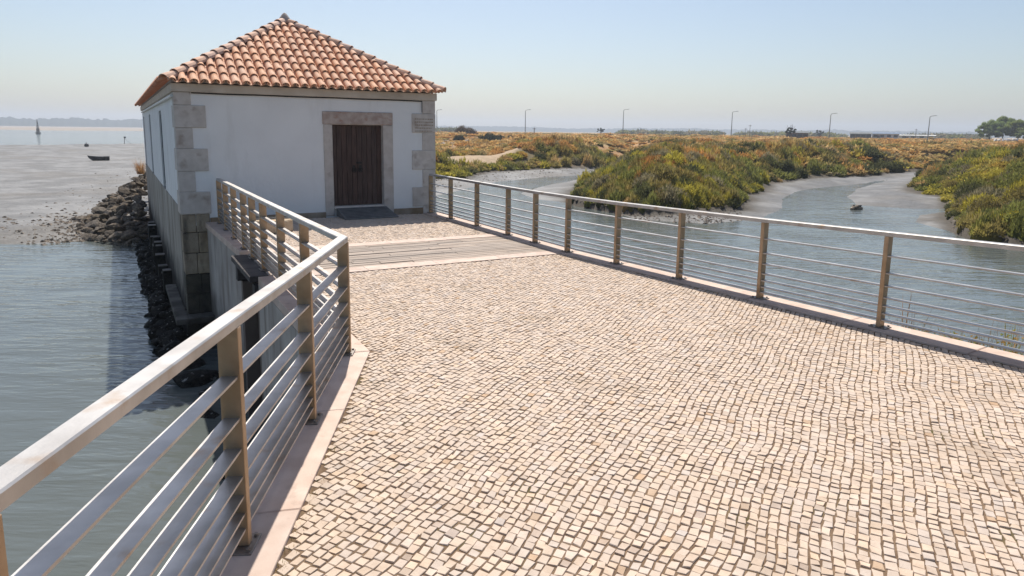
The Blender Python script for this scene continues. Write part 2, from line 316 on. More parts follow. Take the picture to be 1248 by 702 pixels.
landc = lerp(scrubsoil, dry, sstep(62, 105, RR + (pat - .5) * 50))
pth = -sdist(gx, gy, TRACK)   # bare sandy track on the far bank
landc = lerp(landc, c3(.38, .28, .18), sstep(.9, .0, pth))
mudc = lerp(mudc, c3(.075, .063, .048), sstep(-1.0, -.1, dl_))                      # darker mud at the foot of the banks
colr = lerp(mudc, landc, sstep(.3, 1.6, dl_))
wet = (1 - sstep(-2.0, -.5, dl_)) * sstep(.75, .3, (z_ - WZ)) * (ds_ < -5)
idx = np.arange(na * nr).reshape(na, nr)
quads = np.stack([idx[:-1, :-1], idx[1:, :-1], idx[1:, 1:], idx[:-1, 1:]], -1).reshape(-1, 4)[:, ::-1]
gm = mesh_np('ground', np.stack([gx, gy, z_], -1).reshape(-1, 3), quads, M['ground'], True, colr.reshape(-1, 3))
wa = gm.attributes.new('Wet', 'FLOAT', 'POINT'); wa.data.foreach_set('value', wet.ravel().astype(np.float32))
tag(link('ground', gm), 'grey tidal mudflat and marsh land around the creek', kind='structure')

wm = MB()
ws = 48; wang = np.linspace(0, 2 * math.pi, ws, endpoint=False)
wr = [1, 12, 60, 400, 4200]
wv = [(0, 0, WZ)] + [(r * math.cos(a), r * math.sin(a), WZ) for r in wr for a in wang]
wf = [(0, 1 + i, 1 + (i + 1) % ws) for i in range(ws)] + [(1 + k * ws + i, 1 + (k + 1) * ws + i, 1 + (k + 1) * ws + (i + 1) % ws, 1 + k * ws + (i + 1) % ws) for k in range(len(wr) - 1) for i in range(ws)]
wm.add(wv, wf); tag(wm.build('water', M['water']), 'rippled estuary water with the tidal creek', kind='structure')

# far hills: a thick ridge, uneven crest
def hills(name, a0, a1, r0, hfun, n, label, col):
    a = np.radians(np.linspace(a0, a1, n)); hh = hfun(np.linspace(a0, a1, n)); rows = []
    for dr, k in ((-160, -.05), (-90, .35), (-30, .8), (0, 1), (60, .9), (260, -.05)):
        rows.append(np.stack([(r0 + dr) * np.sin(a), (r0 + dr) * np.cos(a), WZ + hh * k + (fbm(np.degrees(a) * 9, a * 0 + dr * .1, 3, 3) - .5) * 5 * (k > .1)], -1))
    v = np.concatenate(rows); i = np.arange(len(rows) * n).reshape(len(rows), n)
    f = np.stack([i[:-1, :-1], i[:-1, 1:], i[1:, 1:], i[1:, :-1]], -1).reshape(-1, 4)
    cc = np.tile(np.array(col), (len(v), 1)) * (0.6 + .8 * fbm(v[:, 0] * .03, v[:, 1] * .03, 77, 3))[:, None]
    tag(link(name, mesh_np(name, v, f, M['leaf'], True, cc)), label, kind='structure')
hills('hills', -62, -20, 2300, lambda d: 13 + 15 * fbm(d * .35, d * 0, 2, 4) + 5 * vnoise(d * 6, d * 0, 8), 420, 'low wooded far shore beyond the estuary', (.05, .065, .04))
hills('hills', -12, 62, 2700, lambda d: 11 + 14 * fbm(d * .2, d * 0 + 3, 4, 4) + 3 * vnoise(d * 5, d * 0, 9), 520, 'faint low hills on the horizon behind the marsh', (.055, .07, .045))

# ================================================================== PAVED DECK
lx = lambda y: -1.27 + (5.80 - y) * .06805 - .21
LP = [(lx(y), y) for y in (5.793, 4.382, 2.959, 1.36, -.10, -1.55)]     # left railing posts, near leg
RA, RB, RC = np.array([-2.0, 16.25]), np.array([.93, 11.10]), np.array([3.884, 6.849])
RD = RC + (RC - RB) / np.linalg.norm(RC - RB) * 8.2
n_ab = np.array([(RB - RA)[1], -(RB - RA)[0]]); n_ab = -n_ab / np.linalg.norm(n_ab)       # outward (right)
n_bc = np.array([(RD - RB)[1], -(RD - RB)[0]]); n_bc = -n_bc / np.linalg.norm(n_bc)
if n_ab[0] < 0: n_ab = -n_ab
if n_bc[0] < 0: n_bc = -n_bc
def offline(p0, p1, n, o): return p0 + n * o, p1 + n * o
def isect(a, b, c, d):
    r = b - a; s = d - c; t = ((c - a)[0] * s[1] - (c - a)[1] * s[0]) / (r[0] * s[1] - r[1] * s[0]); return a + r * t
def rpath(o):                                            # right line offset by o (outward positive)
    a0, a1 = offline(RA, RB, n_ab, o); b0, b1 = offline(RB, RD, n_bc, o); return [a0, isect(a0, a1, b0, b1), b1]
CORN = np.array(LP[0]); Ldir = nrm(np.array([.06805, -1])); LN = np.array([-Ldir[1], Ldir[0]])         # into the deck
LEND = CORN + Ldir * 9.0
def lpath(o):                                            # left line: near leg then the leg to the mill; o into the deck
    c0, c1 = CORN + LN * o, LEND + LN * o
    e0 = uv(1.64 + o, 5.75)[:2]; e1 = uv(1.74 + o, 15.43)[:2]
    k = isect(c0, c1, e0, e1); return [c1, k, e1]
lin, lout = lpath(.208), lpath(-.17)
rin, rout = rpath(-.165), rpath(.21)
def ring(l, r): return [tuple(l[2]), tuple(l[1]), tuple(l[0]), tuple(r[2]), tuple(r[1]), tuple(r[0])]
deck_in = ring(lin, rin); deck_out = ring(lout, rout)

# abutments under the paving (z -3.7 .. -0.10)
def vcut(p0, p1, v):                                     # point on segment with given v
    f = lambda p: -p[0] * sa + p[1] * ca
    t = (v - f(p0)) / (f(p1) - f(p0)); return p0 + (p1 - p0) * t
V1, V2 = 9.42, 11.16
near_poly = [tuple(vcut(lout[1], lout[2], V1)), tuple(lout[1]), tuple(lout[0]), tuple(rout[2]), tuple(rout[1]), tuple(vcut(rout[1], rout[0], V1 + .02))]
far_poly = [tuple(uv(1.50, 15.43)[:2]), tuple(vcut(lout[1], lout[2], V2) + 0.06 * np.array([ca, sa])), tuple(vcut(rout[1], rout[0], V2)), tuple(uv(6.66, 15.43)[:2])]
def prism_obj(name, poly, z0, z1, m, parent=None): return MB().prism(poly, z0, z1).build(name, m, parent)
o = prism_obj('abutment', near_poly, -3.7, -.10, M['concrete']); tag(o, 'pale concrete abutment carrying the near cobbled deck', 'retaining wall')
o = prism_obj('abutment', far_poly, -3.7, -.10, M['concrete']); tag(o, 'pale concrete abutment against the mill house corner', 'retaining wall')

pave = prism_obj('pavement', deck_in, -.096, -.0055, M['joint']); tag(pave, 'cobbled pavement of small cream limestone setts', kind='structure')

# setts: wavy courses
T = np.array([.47, .883]); T /= np.linalg.norm(T); Q = np.array([T[1], -T[0]])
cw = .053
def wav(s, q): return .062 * (fbm(s * .8, q * .7, 61, 3) - .5) * 2 + .016 * (vnoise(s * 3.1, q * 2.2, 67) - .5) * 2
pts_in = np.array(deck_in)
smin, smax = (pts_in @ T).min() - .2, (pts_in @ T).max() + .2
qmin, qmax = (pts_in @ Q).min() - .2, (pts_in @ Q).max() + .2
cent = []; corners = []
for i in range(int(qmin / cw) - 1, int(qmax / cw) + 2):
    L_ = rng.uniform(.047, .075, int((smax - smin) / .052) + 6) ; s = smin + np.cumsum(L_) - rng.uniform(0, .1)
    s0, s1 = s[:-1], s[1:]
    qa = i * cw; qb = (i + 1) * cw
    g = rng.uniform(.0026, .0050, (4, len(s0)))
    sk = rng.normal(0, .0032, (8, len(s0)))
    c = []
    for k, (ss, qq, ds, dq) in enumerate(((s0, qa, 1, 1), (s1, qa, -1, 1), (s1, qb, -1, -1), (s0, qb, 1, -1))):
        S_ = ss + ds * g[k] + sk[2 * k]; Qv = qq + wav(ss, np.full_like(ss, qq)) + dq * g[(k + 1) % 4] + sk[2 * k + 1]
        c.append(np.stack([S_[:, None] * T[0] + Qv[:, None] * Q[0], S_[:, None] * T[1] + Qv[:, None] * Q[1]], -1)[:, 0])
    corners.append(np.stack(c, 1))
corners = np.concatenate(corners); cen = corners.mean(1)
d_in = sdist(cen[:, 0], cen[:, 1], deck_in)
vv = -cen[:, 0] * sa + cen[:, 1] * ca; uu = cen[:, 0] * ca + cen[:, 1] * sa
skew = -.03 * (uu - 4.4)
keep = (d_in > .012) & (cen[:, 1] > 0.6) & ~((vv > 9.10 + skew) & (vv < 11.52 + skew))
corners = corners[keep]; cen = cen[keep]; ns = len(cen)
# corner order must be counter-clockwise seen from above
ar = np.cross(corners[:, 1] - corners[:, 0], corners[:, 2] - corners[:, 0]); corners[ar < 0] = corners[ar < 0][:, ::-1]
def sett_arrays(cs, ce):
    n = len(cs); top = rng.normal(0, .0014, n); tilt = rng.normal(0, .018, (n, 2))
    rel = cs - ce[:, None, :]
    zt = top[:, None] + (rel * tilt[:, None, :]).sum(-1)
    inset = rng.uniform(.88, .95, (n, 4, 1))
    r0 = np.concatenate([cs, np.full((n, 4, 1), -.03)], -1)
    r1 = np.concatenate([cs, (zt - .0030)[..., None]], -1)
    mid = (cs + np.roll(cs, -1, 1)) / 2
    r2 = np.concatenate([ce[:, None, :] + rel * inset, (zt + rng.normal(0, .0012, (n, 4)))[..., None]], -1)
    return np.concatenate([r0, r1, r2], 1)                # n,12,3
sf = []
for k in (0, 4):
    for i in range(4): sf.append((k + i, k + (i + 1) % 4, k + 4 + (i + 1) % 4, k + 4 + i))
sf.append((8, 9, 10, 11)); sf = np.array(sf)
sv = sett_arrays(corners, cen)
tone = np.clip(rng.normal(1, .045, ns), .82, 1.12); warm = rng.normal(0, .022, ns)
scol = np.stack([tone * (1 + warm), tone, tone * (1 - warm * 1.5)], -1)
odd = rng.random(ns); scol[odd < .012] *= np.array([.86, .76, .64]); scol[odd > .985] *= np.array([1.08, 1.09, 1.10]); scol[(odd > .02) & (odd < .035)] *= np.array([.82, .81, .82])
# the 300 that show largest: inside the frame and nearest
rel3 = np.concatenate([cen, np.zeros((ns, 1))], 1) - CPOS
dep = rel3 @ CW; pxx = 624 + F * (rel3 @ CR) / dep; pyy = CY + F * (rel3 @ CD) / dep
vis = (dep > .3) & (pxx > 335) & (pxx < 1244) & (pyy < 698) & (pyy > 200)
order = np.argsort(np.where(vis, np.linalg.norm(rel3, axis=1), 1e9)); near = set(order[:300].tolist())
for i in order[:300]:
    me = mesh_of('sett', sv[i] - np.append(cen[i], 0), sf, M['cobble'], False, np.tile(scol[i], (12, 1)))
    link('sett', me, pave, (cen[i][0], cen[i][1], 0))
rest = np.array([i for i in range(ns) if i not in near])
rf = (sf[None] + (np.arange(len(rest)) * 12)[:, None, None]).reshape(-1, 4)
tag(link('sett_field', mesh_np('sett_field', sv[rest].reshape(-1, 3), rf, M['cobble'], False, np.repeat(scol[rest], 12, 0)), pave), kind='stuff')

# kerb slabs
def slab_run(name, inner, outer, parent, z0=-.094, z1=.014, step=1.25, gap=.006):
    inner = [np.array(p) for p in inner]; outer = [np.array(p) for p in outer]
    for k in range(len(inner) - 1):
        Ln = np.linalg.norm(inner[k + 1] - inner[k]); n = max(1, round(Ln / step)); e = gap / Ln / 2
        for i in range(n):
            t0, t1 = i / n + e, (i + 1) / n - e
            q = [inner[k] + (inner[k + 1] - inner[k]) * t0, inner[k] + (inner[k + 1] - inner[k]) * t1,
                 outer[k] + (outer[k + 1] - outer[k]) * t1, outer[k] + (outer[k + 1] - outer[k]) * t0]
            c = sum(q) / 4; q = [p - c for p in q]
            if np.cross(q[1] - q[0], q[2] - q[0]) < 0: q = q[::-1]
            b = .006; qi = [p * (1 - b / np.linalg.norm(p) * 1.4) for p in q]
            dz = rng.normal(0, .001)
            mb = MB().loft([[(*p, z0) for p in q], [(*p, z1 - b + dz) for p in q], [(*p, z1 + dz) for p in qi]])
            mb.build(name, M['kerb'], parent, loc=(c[0], c[1], 0))
kerb = empty('kerb', (*lin[1], 0)); tag(kerb, 'pinkish limestone kerb strips under both railings', kind='structure')
kl = MB()                                                # children positioned in world: keep the empty at the origin instead
kerb.location = (0, 0, 0)
slab_run('kerb_slab', [lin[0], lin[1]], [lout[0], lout[1]], kerb)
a9, b9 = vcut(lin[1], lin[2], V1 - .03), vcut(lout[1], lout[2], V1 - .03); a11, b11 = vcut(lin[1], lin[2], V2 + .36), vcut(lout[1], lout[2], V2 + .36)
slab_run('kerb_slab', [lin[1], a9], [lout[1], b9], kerb)
slab_run('kerb_slab', [a11, lin[2]], [b11 + .05 * np.array([ca, sa]), uv(1.47, 15.425)[:2]], kerb)
slab_run('kerb_slab', [rin[2], rin[1]], [rout[2], rout[1]], kerb)
slab_run('kerb_slab', [rin[1], rin[0]], [rout[1], rout[0]], kerb)
# two stone bands and the timber-like strip across the sluice
for v0, v1 in ((9.12, 9.42), (11.20, 11.50)):
    ul, ur = 1.66 + .24, 6.22
    for i in range(4):
        ua, ub = ul + (ur - ul) * i / 4 + .003, ul + (ur - ul) * (i + 1) / 4 - .003
        sk = lambda u: -.03 * (u - 4.4)
        q = [uv(ua, v0 + sk(ua)), uv(ub, v0 + sk(ub)), uv(ub, v1 + sk(ub)), uv(ua, v1 + sk(ua))]; c = sum(q) / 4
        MB().loft([[(p[0] - c[0], p[1] - c[1], -.09) for p in q], [(p[0] - c[0], p[1] - c[1], .008) for p in q]]).build('band_slab', M['kerb'], pave, loc=(c[0], c[1], 0))
bridge = empty('plank_bridge', (*uv(4.0, 10.3)[:2], -.10), AZ); tag(bridge, 'strip of weathered planks laid across the sluice gap', 'plank deck')
npl = 13; pw = (11.19 - 9.43) / npl
for i in range(npl):
    y0 = 9.43 + i * pw - 10.3; breaks = [1.66, *sorted(rng.uniform(2.6, 5.6, 2)), 6.46]
    if breaks[2] - breaks[1] < .8: breaks = [1.66, breaks[1], 6.46]
    for a, b in zip(breaks[:-1], breaks[1:]):
        mb = MB(); z = .10 + rng.normal(.006, .003); g0, g1 = rng.uniform(.006, .013, 2)
        sk0, sk1 = -.03 * (a - 4.4), -.03 * (b - 4.4); x0, x1 = a - 4.0 + .004, b - 4.0 - .004; n = 9; rings = []
        for t in np.linspace(0, 1, n):
            x = x0 + (x1 - x0) * t; s = sk0 + (sk1 - sk0) * t; wv_ = rng.normal(0, .0035)
            rings.append([(x, y0 + s + g0 + wv_, -.01), (x, y0 + s + pw - g1 + wv_, -.01), (x, y0 + s + pw - g1 + wv_, z - .006), (x, y0 + s + pw - g1 - .006 + wv_, z), (x, y0 + s + g0 + .006 + wv_, z), (x, y0 + s + g0 + wv_, z - .006)])
        mb.loft(rings).build('plank', M['plank'], bridge)
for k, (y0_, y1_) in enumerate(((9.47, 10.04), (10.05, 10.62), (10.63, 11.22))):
    MB().box(1.41 - 4, 1.652 - 4, y0_ - 10.3, y1_ - 10.3, .02, .106, .008).build('edge_board', M['plank_grey'], bridge)  # dark boards at the plank ends: tar plus painted-in railing shade
for y in (9.50, 11.06):
    MB().box(-2.54, 2.4, y - .09 - 10.3, y + .09 - 10.3, -.26, -.012).build('beam', M['plank_grey'], bridge)
# sluice posts in the dark gap
for u_, v_ in ((1.62, 11.02), (1.62, 9.54)):
    mb = MB(); r = []
    for z in np.linspace(-3.6, -.372, 7): r.append([uv(u_ + a + rng.normal(0, .006), v_ + b, z) for a, b in ((-.1, -.09), (.1, -.09), (.1, .09), (-.1, .09))])
    tag(mb.loft(r).build('sluice_post', M['far_brown']), 'brown timber guide post in the sluice gap, ' + ('mill side' if v_ > 10 else 'cobbled deck side'), 'post')

# ================================================================== RAILINGS
FR = [.760, .585, .453, .333, .248, .170, .103]          # bar heights as a share of the rail height
def perp(d): return np.array([d[1], -d[0]])
def sweep(path, zs, w_, t_, bev=.0):                     # rectangular bar along a polyline with mitred corners; z at the bar's top
    path = [np.array(p, float) for p in path]; rings = []
    for i, p in enumerate(path):
        d0 = path[i] - path[i - 1] if i > 0 else path[1] - path[0]; d1 = path[i + 1] - path[i] if i < len(path) - 1 else d0
        d0 = d0 / np.linalg.norm(d0); d1 = d1 / np.linalg.norm(d1); m = perp(d0) + perp(d1); m = m / (m @ perp(d0)); h = w_ / 2
        prof = [(-h, -t_), (h, -t_), (h, -bev), (h - bev, 0), (-h + bev, 0), (-h, -bev)] if bev else [(-h, -t_), (h, -t_), (h, 0), (-h, 0)]
        rings.append([(*(p + m * a), zs[i] + b) for a, b in prof])
    return MB().loft(rings)
def railing(label, posts, heights, corner_idx, dirs, shared=None):
    """posts: xy along the run; the path bends at corner_idx"""
    root = empty('metal_railing', (0, 0, .014)); tag(root, label, 'railing')
    o0 = .014
    sweep(posts, [h - o0 for h in heights], .086, .047, .006).build('top_rail', M['steel'], root)
    for fr in FR:
        sweep(posts, [h * fr - o0 for h in heights], .074, .012).build('bar', M['steel'], root)
    for k, (p, h, d) in enumerate(zip(posts, heights, dirs)):
        if d is None: continue
        d = np.array(d) / np.linalg.norm(d); a = math.atan2(d[1], d[0])
        po = MB().box(-.022, .022, -.048, .048, .010, h - o0 - .0472, .003).build('post', M['bronze'], root, loc=(*p, 0)); po.rotation_euler = (0, 0, a)
        bp = MB().box(-.085, .085, -.075, .075, 0, .0098, .002).build('base_plate', M['steel_dark'], po)
        for bx_, by_ in ((-.06, .055), (.06, .055), (-.06, -.055), (.06, -.055)):
            MB().tube([(bx_, by_, .009), (bx_, by_, .024)], .011, 6).build('bolt', M['steel_dark'], po)
    return root
# left: near leg + leg to the mill (one frame)
us = lambda v: 1.64 + (v - 5.75) / (15.43 - 5.75) * .10
leg2 = [uv(us(v), v)[:2] for v in (7.29, 8.59, 9.84, 10.82, 11.70, 12.89, 14.05, 15.10)]
lposts = [np.array(p) for p in LP[::-1]] + leg2
lh = [1.22, 1.215, 1.19, 1.15, 1.105, 1.072] + [1.045, 1.03, 1.015, 1.005, .995, .985, .97, .96]
ldirs = [Ldir] * 6 + [uv(0, 1)[:2]] * 8
railing('weathered steel railing whose run turns a corner beside the estuary water', lposts, lh, 5, ldirs)
# right
def on_col(x, p0, p1):                                   # post position where a pixel column crosses the run
    v = ray(x, 300)[:2]; d = p1 - p0
    t = (p0[1] * v[0] - p0[0] * v[1]) / (d[0] * v[1] - d[1] * v[0]); return p0 + d * t
rp = [on_col(x, RA, RB) for x in (525.5, 549.4, 581, 618.8, 652)] + [RB] + [on_col(x, RB, RC) for x in (752, 829.5, 930.5)] + [RC, RC + (RC - RB) / np.linalg.norm(RC - RB) * 1.42, RC + (RC - RB) / np.linalg.norm(RC - RB) * 2.85, RC + (RC - RB) / np.linalg.norm(RC - RB) * 4.3]
rh = [.965, .96, .955, .95, .95, .96, .965, .98, 1.0, 1.03, 1.06, 1.08, 1.09]
railing('straight weathered steel railing along the tidal creek side', rp, rh, 5, [RB - RA] * 5 + [RC - RA] + [RC - RB] * 7)

# ================================================================== MILL HOUSE
U0, V0 = 3.885, 25.6
house = empty('mill_house', uv(U0, V0, 0), AZ); tag(house, 'white mill house with terracotta hip roof and stone corner blocks', 'house')
def hb(name, u0, u1, v0, v1, z0, z1, m, parent=house, bev=0.0): return MB().box(u0 - U0, u1 - U0, v0 - V0, v1 - V0, z0, z1, bev).build(name, m, parent)
UL, UR, VF, VB = 1.04, 6.73, 15.44, 36.0
D0, D1, DZ0, DZ1 = 4.215, 5.42, .22, 2.095
ZB, ZT = .30, 2.83
wins = [(20.6, 21.8), (27.6, 28.8), (34.0, 35.2)]
mb = MB()
def wb(u0, u1, v0, v1, z0, z1): mb.box(u0 - U0, u1 - U0, v0 - V0, v1 - V0, z0, z1)
wb(UL, D0, VF, VF + .4, -.05, ZT); wb(D1, UR, VF, VF + .4, -.05, ZT); wb(D0, D1, VF, VF + .4, DZ1, ZT); wb(D0, D1, VF + .02, VF + .4, -.05, DZ0 - .03)
vs = [VF + .4]
for a, b in wins:
    wb(UL, UL + .4, vs[-1], a, ZB, ZT); wb(UL, UL + .4, a, b, 2.43, ZT); vs.append(b)
wb(UL, UL + .4, vs[-1], VB, ZB, ZT)
wb(UR - .4, UR, VF + .4, VB, -.05, ZT); wb(UL + .4, UR - .4, VB - .4, VB, -.05, ZT)
mb.build('wall', M['plaster'], house)
for a, b in wins:
    wn = hb('window', UL + .10, UL + .14, a + .002, b - .002, ZB, 2.428, M['glass'])
    fm = MB(); X0, X1 = UL + .035 - U0, UL + .0985 - U0; A_, B_ = a + .004 - V0, b - .004 - V0
    for q in ((A_, A_ + .09, ZB + .004, 2.424), (B_ - .09, B_, ZB + .004, 2.424), (A_ + .09, B_ - .09, 2.33, 2.424), (A_ + .09, B_ - .09, ZB + .004, ZB + .10), ((A_ + B_) / 2 - .03, (A_ + B_) / 2 + .03, ZB + .1, 2.33)):
        fm.box(X0, X1, q[0], q[1], q[2], q[3])
    fm.build('frame', M['shutter'], wn)
# foundation below the plaster on the water side
hb('foundation', UL - .012, UL + .5, VF + .42, VB, -3.6, ZB - .002, M['render_low'])
hb('foundation', UL + .02, UR, VF + .03, VF + .4, -3.6, -.052, M['footing_wet'])
for z0, z1, splits in ((-.19, .196, (1.055, 1.30, 1.57)), (-.63, -.196, (1.045, 1.33, 1.57)), (-1.08, -.636, (1.05, 1.28, 1.57)), (-1.50, -1.086, (1.045, 1.34, 1.57)), (-1.93, -1.506, (1.05, 1.27, 1.57)), (-2.5, -1.94, (1.03, 1.3, 1.57)), (-3.2, -2.51, (1.03, 1.35, 1.57))):
    for k in (0, 1):
        hb('foundation_block', splits[k] + .004 - (.02 if k == 0 else 0), splits[k + 1] - .004, VF - .012 - rng.uniform(0, .012), VF + (.43 if k == 0 else .029), z0 + .003, z1 - .003, M['footing'] if z0 > -1.1 else M['footing_wet'], bev=.012)
hb('ledge', .78, 1.015, VF - .42, VF + 3.2, -2.05, -1.93, M['concrete'], bev=.01)
hb('ledge', 1.02, 1.56, VF - .42, VF - .03, -2.06, -1.935, M['concrete'], bev=.01)
# quoins: long blocks and short upright blocks
zs = [(2.442, 1.982), (1.56, 1.093), (.666, .196)]
for k, (zt, zb) in enumerate(zs):
    hb('quoin', UL - .03, 1.60, VF - .03, VF + .62, zb + .003, zt - .003, M['quoin'], bev=.008)
    hb('quoin', 6.15, UR + .03, VF - .03, VF + .62, zb - .05 + .003, zt - .05 - .003, M['quoin'], bev=.008)
for zt, zb in ((2.70, 2.445), (1.979, 1.563), (1.09, .669)):
    hb('quoin', UL - .024, 1.335, VF - .024, VF + .34, zb, zt, M['quoin'], bev=.006)
for zt, zb in ((2.70, 2.395), (1.929, 1.513), (1.04, .619), (.143, -.04)):
    hb('quoin', 6.42, UR + .024, VF - .024, VF + .34, zb, zt, M['quoin'], bev=.006)
hb('plinth', 1.575, 4.016, VF - .03, VF - .0005, -.05, .105, M['plinth']); hb('plinth', 5.664, 6.418, VF - .03, VF - .0005, -.05, .105, M['plinth'])
ins = MB()                                               # worn carved lines on the upper right corner block
for row in range(5):
    zc = 2.26 - row * .072; xx = 6.22
    while xx < 6.66:
        l_ = rng.uniform(.018, .045); ins.box(xx - U0, xx + l_ - U0, VF - .0315 - V0, VF - .0295 - V0, zc - .011, zc + .011); xx += l_ + .014
tag(ins.build('inscription', M['plinth'], house), kind='stuff')
# cornice, thin tubes, conduit
hb('cornice', UL - .06, UR + .06, VF - .06, VF + .3, 2.704, 2.875, M['cornice'], bev=.01)
hb('cornice', UL - .06, UL + .28, VF + .302, VB + .06, 2.704, 2.875, M['cornice'], bev=.01)
hb('cornice', UR - .28, UR + .06, VF + .302, VB + .06, 2.704, 2.875, M['cornice'], bev=.01)
cb = [(u - U0, VF - .035 - V0, 2.688 - .006 * math.sin((u - 1.37) * 2.2) ** 2) for u in np.linspace(1.35, 6.40, 40)]
MB().tube(cb, .014, 6).build('thin_tube', M['iron'], house)  # thin dark tube drawn just under the cornice
MB().tube([(6.40 - U0, VF - .035 - V0, 2.685), (6.405 - U0, VF - .03 - V0, 2.42)], .010, 6).build('thin_tube', M['shutter'], house)
MB().tube([(UL - .05 - U0, VF + .08 - V0, 2.62), (UL - .05 - U0, VB - 1 - V0, 2.62)], .03, 8).build('conduit', M['white'], house)
# doorway
hb('lintel', 4.005, 5.66, VF - .035, VF + .25, DZ1 + .003, 2.39, M['lintel'], bev=.012)
hb('jamb', 4.02, D0 + .002, VF - .03, VF + .25, .015, DZ1, M['quoin'], bev=.008); hb('jamb', D1 - .002, 5.66, VF - .03, VF + .25, .015, DZ1, M['quoin'], bev=.008)
hb('threshold', D0 + .004, D1 - .004, VF - .03, VF + .22, DZ0 - .06, DZ0, M['quoin'], bev=.006)
door = hb('door', D0 + .006, D1 - .006, VF + .155, VF + .19, DZ0 + .008, DZ1 - .004, M['iron'])
nb = 10; bw = (D1 - D0 - .012) / nb
for i in range(nb):
    a = D0 + .006 + i * bw; g = .005 if i == nb // 2 else .0025
    hb('plank', a + g, a + bw - .0025, VF + .118 + rng.uniform(0, .004), VF + .154, DZ0 + .01, DZ1 - .006, M['door'], door, bev=.006)
um = (D0 + D1) / 2
for s in (-1, 1):
    hb('escutcheon', um + s * .075 - .03, um + s * .075 + .03, VF + .108, VF + .1155, 1.02, 1.16, M['iron'], door)
    a = [(um + s * .075 + .05 * math.cos(t) - U0, VF + .100 - V0, 1.05 + .05 * math.sin(t)) for t in np.linspace(0, 2 * math.pi, 13)]
    MB().tube(a, .009, 6).build('handle', M['iron'], door)
hb('lock', um - .02, um + .10, VF + .104, VF + .1155, 1.20, 1.24, M['iron'], door)

# ---- roof
e0, e1, f0, f1 = UL - .14, UR + .13, VF - .17, VB + .14; ZE = 2.84; ZA = 4.60
um = (e0 + e1) / 2; hw = (e1 - e0) / 2; fr = 3.05; ra, rb_ = f0 + fr, f1 - fr
def L3(u, v, z): return np.array([u - U0, v - V0, z])
si = .10; zi = ZE + si * (ZA - ZE) / hw
rv = [L3(e0 + si, f0 + si, zi), L3(e1 - si, f0 + si, zi), L3(e1 - si, f1 - si, zi), L3(e0 + si, f1 - si, zi), L3(um, ra, ZA), L3(um, rb_, ZA)]
rv += [p + np.array([0, 0, .05]) for p in rv[:4]] + [rv[4] + np.array([0, 0, .05]), rv[5] + np.array([0, 0, .05])]
rfc = [(3, 2, 1, 0), (0, 1, 7, 6), (1, 2, 8, 7), (2, 3, 9, 8), (3, 0, 6, 9), (6, 7, 10), (7, 8, 11, 10), (8, 9, 11), (9, 6, 10, 11)]
roof = link('roof', mesh_of('roof', rv, rfc, M['mortar']), house)
def barrel(r0, r1, L_, inv=False, seg=7, th=.014):       # along +y from the low end, arch in +z
    rings = []
    for y, r in ((0, r0), (L_, r1)):
        out = [(r * math.cos(a), y, r * math.sin(a)) for a in np.linspace(0, math.pi, seg + 1)]
        inn = [((r - th) * math.cos(a), y, (r - th) * math.sin(a)) for a in np.linspace(math.pi, 0, seg + 1)]
        ring_ = out + inn
        if inv: ring_ = [(x, y_, -z) for x, y_, z in ring_]
        rings.append(ring_)
    return MB().loft(rings)
def frame_mat(org, xd, yd, zd): return Matrix(((xd[0], yd[0], zd[0], org[0]), (xd[1], yd[1], zd[1], org[1]), (xd[2], yd[2], zd[2], org[2]), (0, 0, 0, 1)))
def nrm(a): return a / np.linalg.norm(a)
cov = barrel(.083, .066, .43); cov_me = mesh_of('tile', cov.v, cov.f, M['tile'], False)
pan = barrel(.084, .070, .43, True); pan_me = mesh_of('pan_tile', pan.v, pan.f, M['tile'], False)
hipb = barrel(.125, .10, .40); hip_me = mesh_of('hip_tile', hipb.v, hipb.f, M['ridge'], False)
pitch = (e1 - e0) / 30; expo = .355
org = L3(e0, f0, ZE + .05); xd = np.array([1., 0, 0]); yd = nrm(np.array([0, fr, ZA - ZE])); zd = np.cross(xd, yd); SL = math.hypot(fr, ZA - ZE)
def place(me, name, uu_, s, n_, ln, tilt=.045):
    t = math.atan2(.02, .40); y2 = yd * math.cos(t) - zd * math.sin(t); z2 = np.cross(xd, y2)
    y2 = y2 + xd * rng.normal(0, .012); o = link(name, me, roof)
    mtx = frame_mat(org + xd * (uu_ + rng.normal(0, .004)) + yd * s + zd * (n_ + rng.normal(0, .002)), xd, y2, z2)
    o.matrix_local = mtx @ Matrix.Diagonal((1, ln, 1, 1)); return o
for c in range(30):
    uc = (c + .5) * pitch
    Lc = SL * (1 - abs(uc - hw) / hw); k = 0
    while True:
        s = k * expo - .09; avail = Lc - s
        if avail < .16: break
        place(cov_me, 'tile', uc, s, .052, min(1, (avail + .02) / .43)); k += 1
    up = uc + pitch / 2
    if c == 29: continue
    Lc = SL * (1 - abs(up - hw) / hw); k = 0
    while True:
        s = k * expo - .06; avail = Lc - s
        if avail < .16: break
        place(pan_me, 'pan_tile', up, s, .098, min(1, (avail + .02) / .43)); k += 1
